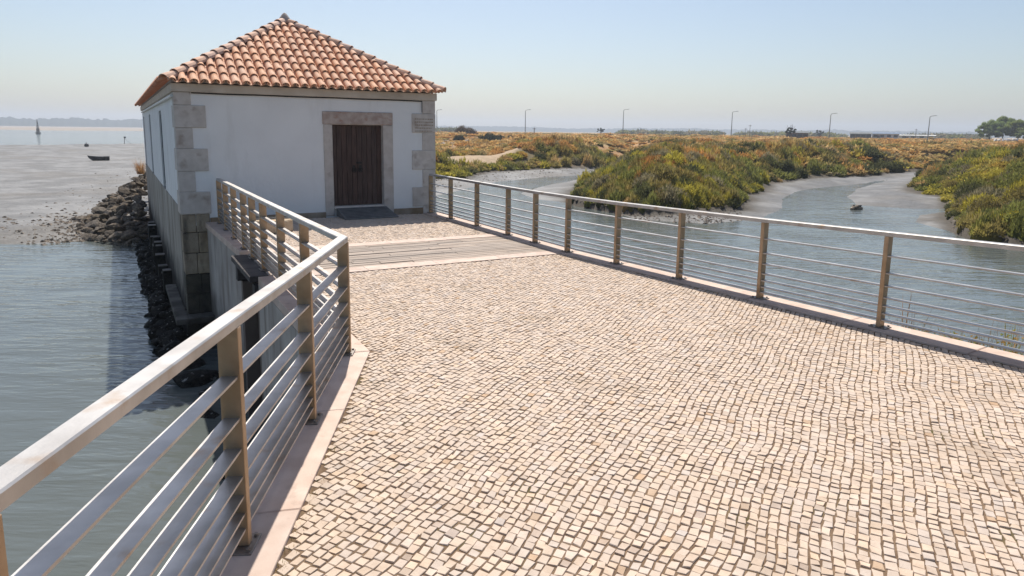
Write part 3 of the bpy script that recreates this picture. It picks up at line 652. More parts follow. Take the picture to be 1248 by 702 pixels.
# the other three slopes: joined tile runs
def slope_mass(o_, xd_, yd_, width, SL_, Lfun, name='tile_mass'):
    zd_ = np.cross(xd_, yd_); B = barrel(.086, .068, .43, False, 4); bv = np.array(B.v); V_ = []; F_ = []; n = int(width / .205)
    for c in range(n):
        uc = (c + .5) * width / n; Lc = Lfun(uc); k = 0
        while Lc - (k * expo - .09) > .16:
            s = k * expo - .09; ln = min(1, (Lc - s + .02) / .43); q = bv * [1, ln, 1]
            q[:, 2] += .052 + (.02 - q[:, 1] * .047); b = len(V_) * len(bv)
            V_.append(o_ + np.outer(uc + q[:, 0], xd_) + np.outer(s + q[:, 1], yd_) + np.outer(q[:, 2], zd_)); F_ += [tuple(i + b for i in f) for f in B.f]; k += 1
    tag(link(name, mesh_of(name, np.concatenate(V_), F_, M['tile_far']), roof), kind='stuff')
Wd = f1 - f0; SLs = math.hypot(hw, ZA - ZE)
slope_mass(L3(e0, f1, ZE + .05), np.array([0, -1., 0]), nrm(np.array([hw, 0, ZA - ZE])), Wd, SLs, lambda x: SLs * min(1, x / fr, (Wd - x) / fr))
slope_mass(L3(e1, f0, ZE + .05), np.array([0, 1., 0]), nrm(np.array([-hw, 0, ZA - ZE])), Wd, SLs, lambda x: SLs * min(1, x / fr, (Wd - x) / fr))
slope_mass(L3(e1, f1, ZE + .05), np.array([-1., 0, 0]), nrm(np.array([0, -fr, ZA - ZE])), e1 - e0, SL, lambda x: SL * (1 - abs(x - hw) / hw))
def cap_run(p0, p1, name, exp_=.335, keep_obj=True):
    d = p1 - p0; L_ = np.linalg.norm(d); y = d / L_; x = nrm(np.cross(y, [0, 0, 1.])); z = np.cross(x, y); n = int(L_ / exp_)
    for k in range(n + 1):
        s = k * exp_ - .05
        if s + .2 > L_ + .1: break
        t = .05; y2 = y * math.cos(t) - z * math.sin(t); z2 = np.cross(x, y2)
        o = link(name, hip_me, roof); o.matrix_local = frame_mat(p0 + y * s + z * (.045 + rng.normal(0, .004)), x, y2, z2) @ Matrix.Diagonal((1, min(1, (L_ + .08 - s) / .40), 1, 1))
ap = L3(um, ra, ZA + .05); ap2 = L3(um, rb_, ZA + .05)
cap_run(L3(e0, f0, ZE + .05), ap, 'hip_tile'); cap_run(L3(e1, f0, ZE + .05), ap, 'hip_tile')
cap_run(L3(e0, f1, ZE + .05), ap2, 'hip_tile'); cap_run(L3(e1, f1, ZE + .05), ap2, 'hip_tile'); cap_run(ap2, ap, 'ridge_tile')
fin = []
for z, r in ((0, .15), (.07, .155), (.13, .12), (.18, .085), (.225, .05), (.25, .015)):
    fin.append([ap + np.array([r * math.cos(a), r * math.sin(a), z + .0]) for a in np.linspace(0, 2 * math.pi, 12, endpoint=False)])
MB().loft(fin).build('finial', M['mortar'], roof, True)

# ramp at the door, millstone
rampo = empty('door_ramp', uv(4.86, 14.98, 0), AZ); tag(rampo, 'dark sloping ramp laid up to the brown door', 'ramp')
q0 = [(-.60, .42, 0), (.60, .42, 0), (.62, -.36, 0), (-.62, -.36, 0)]
zt = [.185, .185, .022, .022]
MB().loft([[(x, y, .004) for x, y, z in q0][::-1], [(x, y, t) for (x, y, z), t in zip(q0, zt)][::-1]]).build('ramp_plate', M['ramp'], rampo)
for i in range(7):
    y = -.28 + i * .10; zz = .022 + (y + .36) / .78 * .163
    MB().box(-.57, .57, y, y + .012, zz + .0015, zz + .006).build('grip_strip', M['iron'], rampo)
ms = []
for z, r in ((.004, .37), (.02, .385), (.21, .38), (.235, .365)):
    ms.append([(r * math.cos(a) * (1 + .012 * math.sin(3 * a)), r * math.sin(a), z) for a in np.linspace(0, 2 * math.pi, 28, endpoint=False)])
ms.append([(.07 * math.cos(a), .07 * math.sin(a), .235) for a in np.linspace(0, 2 * math.pi, 28, endpoint=False)])
ms.append([(.07 * math.cos(a), .07 * math.sin(a), .10) for a in np.linspace(0, 2 * math.pi, 28, endpoint=False)])
tag(MB().loft(ms).build('millstone', M['millstone'], None, loc=uv(2.50, 13.62, .006)), 'round tan millstone lying flat on the cobbles behind the railing', 'millstone')

# ================================================================== ROCKS
def rock_mesh(name, m, seed, flat=.7, sub=2):
    import bmesh
    bm = bmesh.new(); bmesh.ops.create_icosphere(bm, subdivisions=sub, radius=1); g = np.random.default_rng(seed)
    pl = [(nrm(g.normal(size=3)), g.uniform(.45, .85)) for _ in range(11)]
    for v in bm.verts:
        p = np.array(v.co); 
        for n_, d in pl:
            e = p @ n_ - d
            if e > 0: p = p - n_ * e * .9
        p = p * (1 + .10 * (vnoise(p[0] * 2 + 9, p[1] * 2 + p[2] * 3, seed) - .5)); p[2] *= flat; v.co = p
    me = bpy.data.meshes.new(name); bm.to_mesh(me); bm.free(); me.materials.append(m); return me
rocks = [rock_mesh('boulder', M['rock'], 100 + i, rng.uniform(.55, .85)) for i in range(9)]
wrocks = [rock_mesh('weed_rock', M['weedrock'], 200 + i, rng.uniform(.6, .9)) for i in range(7)]
# riprap heap against the water wall and round the back corner
cnt = 0; placed = []
for k in range(5000):
    v = rng.uniform(29.6, 45); t = rng.random() ** .8
    wdt = np.interp(v, [29.6, 31, 34, 38, 45], [.7, 2.0, 2.9, 2.6, 2.0]); u = (.95 if v < 36.6 else 2.2) - t * (wdt if v < 36.6 else wdt + 1.2)
    s = rng.uniform(.14, .37) * (1 if rng.random() < .85 else 1.3)
    hgt = np.interp(v, [29.6, 32, 35, 38, 45], [.5, 1.0, 1.7, 2.4, 2.5])
    z = -2.55 + hgt * (1 - t) ** .9
    p = uv(u, v, z)
    if u + s * 1.2 > 1.02 and v < 36.3 + s: continue
    if any(np.linalg.norm(p - q) < (s + s2) * .62 for q, s2 in placed): continue
    placed.append((p, s))
    o = link('boulder', rocks[cnt % 9], None, p, (rng.uniform(-.6, .6), rng.uniform(-.6, .6), rng.uniform(0, 6.3)), (s * rng.uniform(.9, 1.5), s * rng.uniform(.7, 1.0), s * rng.uniform(.7, 1)))
    tag(o, 'rough brown boulder in the riprap heap against the mill wall', 'boulder', 'riprap boulders by the mill'); cnt += 1
    if cnt >= 290: break
o = link('boulder', rocks[3], None, (*gz(97, 270, -2.4)[:2], -2.33), (0, 0, 1), (.5, .42, .36)); tag(o, 'single dark boulder lying apart on the mudflat beside the riprap', 'boulder')
# dark weedy rocks and fender piles along the foot of the wall
cnt = 0; placed2 = []
for k in range(2600):
    v = rng.uniform(14.4, 31); u = rng.uniform(.42, .92); s = rng.uniform(.11, .25)
    if u + s * 1.25 > 1.02 and v > VF - .6: continue
    z = np.interp(u, [.42, .9], [-2.66, -2.3]) + rng.uniform(0, .22)
    if v > 14.7 and v < 19.0: z = min(z, -2.09 - s)
    p = uv(u, v, z)
    if any(np.linalg.norm(p - q) < (s + s2) * .62 for q, s2 in placed2): continue
    placed2.append((p, s)); o = link('weed_rock', wrocks[cnt % 7], None, p, (rng.uniform(-.5, .5), rng.uniform(-.5, .5), rng.uniform(0, 6.3)), (s * rng.uniform(.9, 1.3), s, s))
    tag(o, 'black seaweed-covered rock along the foot of the mill wall', 'rock', 'weedy rocks at the wall foot'); cnt += 1
    if cnt >= 150: break
for k in range(13):
    v = 19.3 + k * .82 + rng.uniform(-.12, .12); r = rng.uniform(.09, .13); top = rng.uniform(-1.95, -1.55); root = empty('fender_pile', uv(.86, v, -3.2), AZ + rng.uniform(-.1, .1))
    tag(root, 'stumpy black timber pile standing against the mill wall', 'pile', 'timber piles at the mill wall'); hh_ = top + 3.2; e = rng.normal(0, .02, 2)
    MB().loft([[(r * a, r * b, 0) for a, b in ((-1, -1), (1, -1), (1, 1), (-1, 1))], [(r * a + e[0], r * b + e[1], hh_) for a, b in ((-1, -1), (1, -1), (1, 1), (-1, 1))]]).build('shaft', M['weedrock'], root)
    MB().box(-r * .96 + e[0], r * .96 + e[0], -r * .96 + e[1], r * .96 + e[1], hh_ + .001, hh_ + .03, .008).build('cap', M['concrete'], root)
for (u, v, z, s) in ((1.0, 13.1, -2.62, .42), (1.25, 12.3, -2.65, .36), (.95, 14.1, -2.6, .33), (1.2, 10.6, -2.66, .35), (1.15, 9.2, -2.7, .40), (.9, 11.4, -2.68, .3)):
    o = link('weed_rock', wrocks[int(v * 3) % 7], None, uv(u, v, z), (0, 0, v), (s * 1.3, s, s * .8)); tag(o, 'dark wet rock at the waterline below the sluice gap', 'rock', 'wet rocks below the sluice')
# scattered shingle on the mud shores
def shingle(name, spots, label, m, lo, hi):
    B = np.array([(1, 0, 0), (0, 1, 0), (-1, 0, 0), (0, -1, 0), (.3, .2, .75), (-.35, -.3, .6)]); FB = np.array([(0, 1, 4), (1, 2, 4), (2, 5, 4), (2, 3, 5), (3, 0, 5), (0, 4, 5), (0, 3, 2), (0, 2, 1)])
    n = len(spots); a = rng.uniform(0, 6.3, n); s = rng.uniform(lo, hi, n) * (.5 + rng.random(n)); zz = terrain(spots[:, 0], spots[:, 1])[0]
    b = B[None] * s[:, None, None] * rng.uniform(.6, 1.2, (n, 1, 3)); c, d = np.cos(a)[:, None], np.sin(a)[:, None]
    v = np.stack([b[..., 0] * c - b[..., 1] * d + spots[:, 0:1], b[..., 0] * d + b[..., 1] * c + spots[:, 1:2], b[..., 2] * .8 + zz[:, None] - .01], -1)
    col = np.repeat(np.clip(rng.normal(1, .35, (n, 1)), .3, 1.9) * np.array([1, .93, .86]), 6, 0)
    tag(link(name, mesh_np(name, v.reshape(-1, 3), (FB[None] + (np.arange(n) * 6)[:, None, None]).reshape(-1, 3), m, False, col)), label, kind='stuff')
M['shingle'] = mat('shore_stones', (.11, .095, .08), (.20, .175, .15), 6, .85, attr=True, space='World')
sp = np.array([gz(187 - abs(rng.normal(0, 62)), y + rng.normal(0, 2), -2.45)[:2] for y in np.concatenate([rng.uniform(268, 297, 2600), 296 - rng.exponential(22, 1500).clip(0, 100)])])
shingle('shingle', sp, 'loose stones and shells strewn on the mud shore', M['shingle'], .03, .11)
sp = np.array([gz(x, y + rng.uniform(0, 14), -2.4)[:2] for x, y in zip(*(lambda q: (q, np.interp(q, [697, 728, 759, 800, 860, 905], [240, 249, 254, 258, 256, 251])))(rng.uniform(697, 905, 1300)))])
shingle('shingle', sp, 'dark broken stones below the island bank', M['shingle'], .04, .11)
sp = np.array([gz(x, y + rng.uniform(0, 9), -2.4)[:2] for x, y in zip(*(lambda q: (q, np.interp(q, [530, 563, 586, 650, 733], [219, 217, 212, 207.5, 204.5])))(rng.uniform(530, 733, 700)))])
shingle('shingle', sp, 'stones along the mud below the far bank', M['shingle'], .04, .11)
sp = np.array([gz(x, y + rng.uniform(-1, 10), -2.4)[:2] for x, y in zip(*(lambda q: (q, np.interp(q, [1157, 1168, 1196, 1248, 1300], [258, 276, 286, 291, 300])))(rng.uniform(1157, 1300, 600)))])
shingle('shingle', sp, 'stones along the mud below the near right bank', M['shingle'], .04, .11)

# ================================================================== VEGETATION
def blade_clump(seed, n, lean=.55, size=.34, wid=.075):
    """unit clump: radius 1, height 1; returns (n,3,3) triangles + per-blade shade"""
    g = np.random.default_rng(seed); th = g.uniform(0, 6.283, n); ph = np.arccos(g.uniform(.0, 1, n)); rr = g.uniform(.72, 1.0, n) ** .6
    lump = .78 + .42 * vnoise(np.cos(th) * 1.7 + 5 + seed, np.sin(th) * 1.7 + ph * 1.5, seed)
    c = np.stack([np.sin(ph) * np.cos(th), np.sin(ph) * np.sin(th), np.cos(ph)], -1); base = c * (rr * lump)[:, None] * .80
    d = c * lean + np.array([0, 0, .65]) + g.normal(0, .42, (n, 3)); d /= np.linalg.norm(d, axis=1)[:, None]
    s = np.cross(d, g.normal(size=(n, 3))); s /= np.linalg.norm(s, axis=1)[:, None] + 1e-9
    L_ = size * g.uniform(.6, 1.3, (n, 1)); W_ = wid * g.uniform(.6, 1.4, (n, 1))
    tri = np.stack([base - s * W_, base + s * W_, base + d * L_], 1); tri[..., 2] = np.maximum(tri[..., 2], -.15)
    return tri, g.uniform(.72, 1.28, n)
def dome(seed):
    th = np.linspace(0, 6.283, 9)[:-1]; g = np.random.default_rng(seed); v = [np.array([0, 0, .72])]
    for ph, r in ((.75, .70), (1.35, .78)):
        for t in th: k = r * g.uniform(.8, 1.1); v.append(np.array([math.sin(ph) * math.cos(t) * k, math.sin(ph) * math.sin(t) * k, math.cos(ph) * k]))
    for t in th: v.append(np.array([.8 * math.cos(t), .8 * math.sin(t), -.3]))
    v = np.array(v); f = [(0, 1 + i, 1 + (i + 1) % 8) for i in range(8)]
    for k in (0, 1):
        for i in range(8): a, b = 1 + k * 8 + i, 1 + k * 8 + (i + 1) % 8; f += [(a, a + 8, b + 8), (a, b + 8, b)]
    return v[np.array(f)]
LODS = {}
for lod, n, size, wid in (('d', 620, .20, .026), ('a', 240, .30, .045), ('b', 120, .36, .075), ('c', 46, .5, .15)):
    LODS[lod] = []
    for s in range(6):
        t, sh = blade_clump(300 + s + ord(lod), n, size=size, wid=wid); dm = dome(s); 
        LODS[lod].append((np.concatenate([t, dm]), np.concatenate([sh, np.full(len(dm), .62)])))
PAL = {'lime': (.42, .36, .06), 'green': (.225, .23, .065), 'olive': (.33, .27, .095), 'dark': (.11, .115, .05), 'rust': (.50, .255, .08), 'straw': (.62, .43, .20), 'tan': (.48, .33, .14), 'grey': (.28, .245, .145)}
def scatter(name, pos, rad, hgt, cols, lods, label, parent=None):
    V_, C_ = [], []
    for p, r, h, c, l in zip(pos, rad, hgt, cols, lods):
        tri, sh = LODS[l][rng.integers(6)]; a = rng.uniform(0, 6.283); ca_, sa_ = math.cos(a), math.sin(a)
        q = np.empty(tri.shape, np.float32)
        q[..., 0] = (tri[..., 0] * ca_ - tri[..., 1] * sa_) * r + p[0]; q[..., 1] = (tri[..., 0] * sa_ + tri[..., 1] * ca_) * r + p[1]; q[..., 2] = tri[..., 2] * h + p[2]
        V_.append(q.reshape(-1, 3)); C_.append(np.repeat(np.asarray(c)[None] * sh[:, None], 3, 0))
    v = np.concatenate(V_); c = np.concatenate(C_)
    o = link(name, mesh_np(name, v, np.arange(len(v)).reshape(-1, 3), M['leaf'], False, c), parent)
    if label: tag(o, label, kind='stuff')
    return o
def mixc(names, wts, n):
    idx = rng.choice(len(names), n, p=np.array(wts) / sum(wts)); return np.array([PAL[k] for k in names])[idx]
def scrub_cols(x, y, dl, r):
    n = len(x); a = fbm(x * .16, y * .16, 71, 3); b = fbm(x * .07, y * .07, 81, 3)
    low = mixc(['green', 'olive', 'dark', 'lime', 'tan'], [3.4, 2.4, 2.0, 1.0, .6], n)
    mid = mixc(['lime', 'olive', 'rust', 'green', 'tan', 'grey', 'dark'], [2.2, 2.2, 1.5, 1.7, 1.3, .7, .8], n)
    top = mixc(['rust', 'straw', 'olive', 'tan', 'dark', 'grey'], [2.6, 1.6, 2.2, 2.4, .7, 1.0], n)
    t = sstep(1.5, 4.5, dl + (a - .5) * 4); c = low + (mid - low) * t[:, None]
    t2 = sstep(3.5, 8.5, dl + (b - .5) * 9); c = c + (top - c) * (t2 * .9)[:, None]
    lim = sstep(.60, .70, a) * (1 - t2); c = c + (np.array(PAL['lime']) - c) * (lim * .75)[:, None]
    rs = sstep(.62, .72, b) * sstep(3, 7, dl); c = c + (np.array(PAL['rust']) - c) * (rs * .7)[:, None]
    far = sstep(90, 160, r); top2 = mixc(['rust', 'straw', 'tan', 'olive', 'rust', 'dark'], [3, 3, 2, 2.2, 1, .8], n); c = c + (top2 - c) * (far * .8)[:, None]
    return c * rng.uniform(.85, 1.15, (n, 1))
def sample(n, a0, a1, r0, r1):
    a = np.radians(rng.uniform(a0, a1, n)); r = np.exp(rng.uniform(math.log(r0), math.log(r1), n)); return r * np.sin(a), r * np.cos(a), r
x, y, r = sample(12500, -13, 47, 25, 95)
z, dl, dw, ds = terrain(x, y); k = (dl > .25); x, y, z, dl, r = x[k], y[k], z[k], dl[k], r[k]
pt = -sdist(x, y, TRACK); k = pt > .5; x, y, z, dl, r = x[k], y[k], z[k], dl[k], r[k]
rad_ = rng.uniform(.42, .85, len(x)) * np.clip(r / 52, .75, 1.35); hg = rng.uniform(.40, .85, len(x)) * (.75 + .9 * sstep(.45, .7, fbm(x * .1, y * .1, 93, 3))) * np.clip(r / 60, .8, 1.15) * (1 - .5 * sstep(7, 14, dl))
scatter('marsh_scrub', np.stack([x, y, z - .08], -1), rad_, hg, scrub_cols(x, y, dl, r), np.where(r < 58, 'a', 'b'), 'dense salt marsh scrub covering the creek banks')
# larger single-habit bushes through the scrub
x, y, r = sample(1500, -13, 47, 26, 100)
z, dl, dw, ds = terrain(x, y); k = (dl > 1.1) & (dl < 16) & (sdist(x, y, TRACK) < -1.6); x, y, z, dl, r = x[k], y[k], z[k], dl[k], r[k]
pk = rng.random(len(x)); hb_ = rng.uniform(.75, 1.35, len(x)) * (1 - .35 * sstep(7, 14, dl)); low_ = sstep(.02, -.035, np.arctan2(x, y)); hb_ = hb_ * (1 - .4 * low_)
cb_ = np.where((pk < .20)[:, None], np.array(PAL['grey']) * .9, np.where((pk < .32)[:, None], PAL['dark'], np.where((pk < .50)[:, None], PAL['lime'], np.where((pk < .74)[:, None], PAL['green'], np.where((pk < .91)[:, None] | (dl < 4.5)[:, None], np.array(PAL['olive']) * .85, np.array(PAL['rust']) * .8))))) * rng.uniform(.8, 1.15, (len(x), 1))
scatter('marsh_bushes', np.stack([x, y, z - .05], -1), hb_ * rng.uniform(.75, 1.15, len(x)), hb_, cb_, np.where(r < 62, 'd', 'a'), 'rounded salt marsh bushes massed along the creek banks')
x, y, r = sample(1900, 20, 46, 78, 150); x2, y2, r2 = sample(5200, -14, 48, 90, 420); x, y, r = np.append(x, x2), np.append(y, y2), np.append(r, r2)
z, dl, dw, ds = terrain(x, y); k = (dl > .4); x, y, z, dl, r = x[k], y[k], z[k], dl[k], r[k]
pt = -sdist(x, y, TRACK); k = pt > 1.5; x, y, z, dl, r = x[k], y[k], z[k], dl[k], r[k]
rad_ = rng.uniform(.9, 1.9, len(x)) * np.clip(r / 130, .8, 1.8); hg = rng.uniform(.28, .62, len(x)) * np.where(rng.random(len(x)) < .07, 1.8, 1)
scatter('dry_marsh_grass', np.stack([x, y, z - .05], -1), rad_, hg, scrub_cols(x, y, np.minimum(dl, 30) + 4, r), ['c'] * len(x), 'dry rust and straw coloured marsh vegetation stretching to the horizon')

# single shrubs that stand out
def shrub(px, py, dist, rw, h, c, label, group=None):
    p = pix_at(px, py, dist); zz = float(terrain(np.array([p[0]]), np.array([p[1]]))[0][0])
    root = empty('shrub', (p[0], p[1], zz)); tag(root, label, 'shrub', group)
    n = 7; pos = [(0, 0, -.05)] + [(rng.normal(0, rw * .55), rng.normal(0, rw * .4), -.05) for _ in range(n)]
    scatter('foliage', np.array(pos), [rw * .55] * (n + 1), [h] + list(rng.uniform(.55, .95, n) * h), np.array(c) * rng.uniform(.85, 1.15, (n + 1, 1)), ['a'] * (n + 1), None, root)
    st = MB()
    for k in range(3):
        d = rng.normal(0, .25, 2) * rw; st.tube([(0, 0, -.2), (d[0] * .5, d[1] * .5, h * .35), (d[0], d[1], h * .7)], [.05, .035, .015], 5)
    st.build('stem', M['bark'], root)
dk = 'dark green shrub standing above the dry marsh grass'
for px, d, rw, h in ((1058, 95, 2.6, 1.5), (1076, 92, 2.2, 1.2), (1155, 96, 1.6, 1.1), (938, 72, 1.4, 1.3), (985, 100, 2.2, 1.1), (1140, 84, 1.2, .9)):
    shrub(px, 180, d, rw, h, PAL['dark'], dk, 'dark shrubs on the marsh')
dk2 = 'rounded dark shrub on the pale rubble ground beyond the far bank'
for px, d, rw, h in ((597, 150, 2.6, 1.9), (610, 155, 1.8, 1.4), (560, 150, 1.3, 1.5)):
    shrub(px, 175, d, rw, h, (.05, .055, .035), dk2, 'dark shrubs on the rubble ground')
shrub(563, 165, 215, 3.2, 3.2, (.11, .075, .045), 'big brown domed shrub on the skyline behind the rubble ground')
# rubble ground on the far bank
sp = []
for k in range(900):
    p = pix_at(rng.uniform(525, 622), 170, rng.uniform(105, 165)); sp.append(p[:2])
shingle('rubble', np.array(sp), 'pale broken rubble strewn on the far bank', mat('pale_rubble', (.28, .24, .205), (.42, .365, .32), 3, .9, attr=True, space='World'), .12, .42)

# trees
def tree(px, dist, h, rw, label, group, c, name='tree', nclump=46, trunk=.22, flat=.8):
    p = pix_at(px, 165, dist); zz = float(terrain(np.array([p[0]]), np.array([p[1]]))[0][0])
    root = empty(name, (p[0], p[1], zz)); tag(root, label, 'tree', group)
    tr = MB().tube([(0, 0, -.3), (.1, 0, h * .25), (.05, .1, h * .5), (0, 0, h * .8)], [trunk, trunk * .8, trunk * .5, .05], 7)
    for k in range(6):
        a = rng.uniform(0, 6.28); tr.tube([(0, 0, h * rng.uniform(.2, .5)), (math.cos(a) * rw * .4, math.sin(a) * rw * .4, h * .6), (math.cos(a) * rw * .7, math.sin(a) * rw * .7, h * rng.uniform(.6, .85))], [trunk * .45, trunk * .3, .03], 5)
    tr.build('trunk', M['bark'], root)
    pos, rd, hh, cc = [], [], [], []
    for k in range(nclump):
        a = rng.uniform(0, 6.283); t = rng.random() ** .5; b = rng.uniform(-.75, 1); q = math.sqrt(max(0, 1 - b * b * .9))
        pos.append((math.cos(a) * t * rw * q, math.sin(a) * t * rw * q, h * (.56 + b * .5 * flat * (1 - .2 * t)) - .1 * h)); s = rng.uniform(.16, .30) * rw; rd.append(s); hh.append(s * rng.uniform(.8, 1.1)); cc.append(np.array(c) * rng.uniform(.65, 1.35))
    scatter('crown', np.array(pos), rd, hh, cc, ['a'] * nclump, None, root)
tree(1206, 300, 7.6, 4.2, 'leafy green tree at the end of the clump of trees by the white rubble', 'clump', (.21, .27, .09))
tree(1222, 305, 9.2, 5.4, 'broad tall green tree in the middle of the tree clump', 'clump', (.23, .29, .09), nclump=60)
tree(1241, 300, 8.2, 4.6, 'green tree with pale yellowish leaves in the tree clump', 'clump', (.26, .31, .085))
tree(1252, 290, 6.0, 3.6, 'low bushy green tree at the edge of the tree clump', 'clump', (.19, .235, .08))
for o in [o for o in bpy.data.objects if o.get('group') == 'clump']: o['group'] = 'trees in the clump on the horizon'
tree(963, 255, 6.3, 2.0, 'lone umbrella-shaped pine beside the low brown shed', None, (.05, .065, .035), 'pine_tree', 20, .16, .35)
tree(732, 420, 4.6, 2.6, 'small round dark tree alone on the skyline', None, (.045, .06, .035), nclump=20)
tree(998, 430, 5.0, 2.6, 'small dark tree on the skyline near the shed', None, (.05, .065, .04), nclump=20)
# far-off wood
pos, rd, hh = [], [], []
for k in range(420):
    px = rng.choice([rng.uniform(752, 880), rng.uniform(895, 1030), rng.uniform(1100, 1200), rng.uniform(528, 560)], p=[.4, .22, .26, .12]); d = rng.uniform(520, 700)
    p = pix_at(px, 164, d); pos.append((p[0], p[1], .3)); s = rng.uniform(2.0, 4.2); rd.append(s * 1.5); hh.append(s)
scatter('far_wood', np.array(pos), rd, hh, mixc(['dark', 'green', 'grey'], [3, 2, 1], len(pos)) * .9, ['c'] * len(pos), 'far-off line of trees on the horizon')

# dry tuft by the riprap, weeds outside the right kerb, growth in the paving
def tuft(name, base, n, h, spread, cols, label, cat, group=None, leaf=False):
    root = empty(name, base); tag(root, label, cat, group); V_, C_ = [], []
    for k in range(n):
        a = rng.uniform(0, 6.283); b = np.array([math.cos(a), math.sin(a), 0]) * rng.random() * spread * .35; d = np.array([math.cos(a), math.sin(a), 0]) * rng.uniform(.1, 1) * spread
        L_ = h * rng.uniform(.5, 1.1); s = np.array([-math.sin(a), math.cos(a), 0]) * h * .0075; c = np.array(cols[rng.integers(len(cols))]) * rng.uniform(.8, 1.2)
        m_ = b + d * .4 + np.array([0, 0, L_ * .6]); e = b + d + np.array([0, 0, L_])
        V_ += [b - s, b + s, m_ + s * .8, b - s, m_ + s * .8, m_ - s * .8, m_ - s * .8, m_ + s * .8, e]; C_ += [c] * 9
    scat = mesh_np('blades', np.array(V_), np.arange(len(V_)).reshape(-1, 3), M['leaf'], False, np.array(C_)); link('blades', scat, root)
    if leaf:
        V2, C2 = [], []
        for k in range(n * 5):
            a = rng.uniform(0, 6.283); p = np.array([rng.normal(0, spread * .4), rng.normal(0, spread * .4), rng.uniform(.1, .8) * h]); d = nrm(rng.normal(size=3)) * .035; s = nrm(np.cross(d, rng.normal(size=3))) * .012; c = np.array(cols[rng.integers(len(cols))]) * rng.uniform(.8, 1.3)
            V2 += [p - s, p + s, p + d]; C2 += [c] * 3
        link('leaves', mesh_np('leaves', np.array(V2), np.arange(len(V2)).reshape(-1, 3), M['leaf'], False, np.array(C2)), root)
tuft('dry_grass_tuft', uv(.85, 38.2, -.35), 200, .75, .5, [(.38, .22, .10), (.30, .15, .07), (.45, .3, .16)], 'tuft of rusty dry grass at the top of the riprap', 'grass tuft')
wd = n_bc
for i, (px, hgt, lf) in enumerate(((1112, .80, False), (1127, .62, False), (1141, .50, True), (1172, .52, True), (1198, .55, True), (1212, .72, False), (1232, .66, False), (1246, .7, True))):
    q = on_col(px, *(lambda a, b: (a, b))(*offline(RB, RD, n_bc, .21 + .22)))
    tuft('weed', (q[0], q[1], -.42), 16 if not lf else 34, hgt, .20, [(.20, .13, .08), (.14, .10, .07)] if not lf else [(.34, .27, .06), (.20, .22, .05), (.36, .22, .07)],
         ('dry brown stalks growing outside the creek-side kerb' if not lf else 'leafy yellow weed growing outside the creek-side kerb'), 'weed', 'weeds outside the kerb' if not lf else 'leafy weeds outside the kerb', lf)
# earth shelf the weeds grow from
sh0, sh1 = rpath(.22), rpath(.85); sh2 = rpath(1.6)
mb = MB(); rr_ = []
for t in np.linspace(.30, 1, 14):
    a, b, c = [s[1] + (s[2] - s[1]) * t for s in (sh0, sh1, sh2)]; k = sstep(.30, .5, t)
    rr_.append([(*a, -.45 + rng.normal(0, .04) - .6 * (1 - k)), (*b, -1.0 + rng.normal(0, .08) - .8 * (1 - k)), (*c, -2.6 + rng.normal(0, .05)), (*c, -3.3), (*a, -3.3)])
tag(mb.loft(rr_).build('earth_bank', M['plinth']), 'narrow earth bank outside the creek-side kerb', kind='structure')
# moss and dry grass in the joints along the left kerb and here and there
V_, C_ = [], []
def joint_grass(p, n, h):
    for k in range(n):
        b = np.array([p[0] + rng.normal(0, .02), p[1] + rng.normal(0, .03), -.012]); d = np.array([rng.normal(0, .5), rng.normal(0, .5), 1.]); d = nrm(d) * h * rng.uniform(.4, 1.2); s = nrm(np.cross(d, rng.normal(size=3))) * .0022
        c = np.array([(.30, .24, .09), (.20, .2, .05), (.38, .28, .13)][rng.integers(3)]); V_.extend([b - s, b + s, b + d]); C_.extend([c] * 3)
for k in range(150):
    t = rng.random() ** .8; p = lin[1] + (lin[0] - lin[1]) * t * .72 + LN * rng.uniform(.0, .05); joint_grass(p, int(rng.integers(3, 22)), .03)
for k in range(90):
    t = rng.random(); p = rin[1] + (rin[2] - rin[1]) * t - n_bc * rng.uniform(0, .06); joint_grass(p, int(rng.integers(2, 14)), .03)
for k in range(60):
    i = rng.integers(ns); joint_grass(cen[i] + .033, int(rng.integers(2, 12)), .02)
tag(link('joint_grass', mesh_np('joint_grass', np.array(V_), np.arange(len(V_)).reshape(-1, 3), M['leaf'], False, np.array(C_))), 'dry grass and moss growing in the paving joints', kind='stuff')

# ================================================================== SMALL THINGS FAR OUT
def street_lamp(px, top, dist, label):
    g_ = pix_at(px, 165, dist); zz = float(terrain(np.array([g_[0]]), np.array([g_[1]]))[0][0]); zt = pix_at(px, top, dist)[2]; h = zt - zz
    root = empty('street_lamp', (g_[0], g_[1], zz)); tag(root, label, 'street lamp', 'street lamps along the far road')
    MB().tube([(0, 0, -.2), (0, 0, h * .5), (0, 0, h - .4)], [.17, .13, .10], 8).build('pole', M['lamp'], root)
    MB().tube([(0, 0, h - .41), (.15, 0, h - .1), (.7, 0, h + .05), (1.3, 0, h + .1)], [.10, .09, .08, .07], 8).build('arm', M['lamp'], root)
    MB().loft([[(1.2, -.16, h + .02), (1.2, .16, h + .02), (1.2, .14, h + .2), (1.2, -.14, h + .2)], [(2.0, -.16, h + .10), (2.0, .16, h + .10), (2.0, .1, h + .22), (2.0, -.1, h + .22)]]).build('lamp_head', M['lamp'], root)
for px, t, d, lb in ((532.5, 134, 260, 'street lamp rising just beside the mill house wall'), (640, 134, 255, 'street lamp behind the far creek bank, next along from the mill house'), (759, 133.5, 250, 'street lamp near the small round dark tree'),
                     (891, 136, 250, 'street lamp beside two slender masts'), (1010.5, 138.5, 245, 'street lamp between the pine shed and the long low building'), (1131, 141.5, 245, 'street lamp between the long low building and the tree clump')):
    street_lamp(px, t, d, lb)
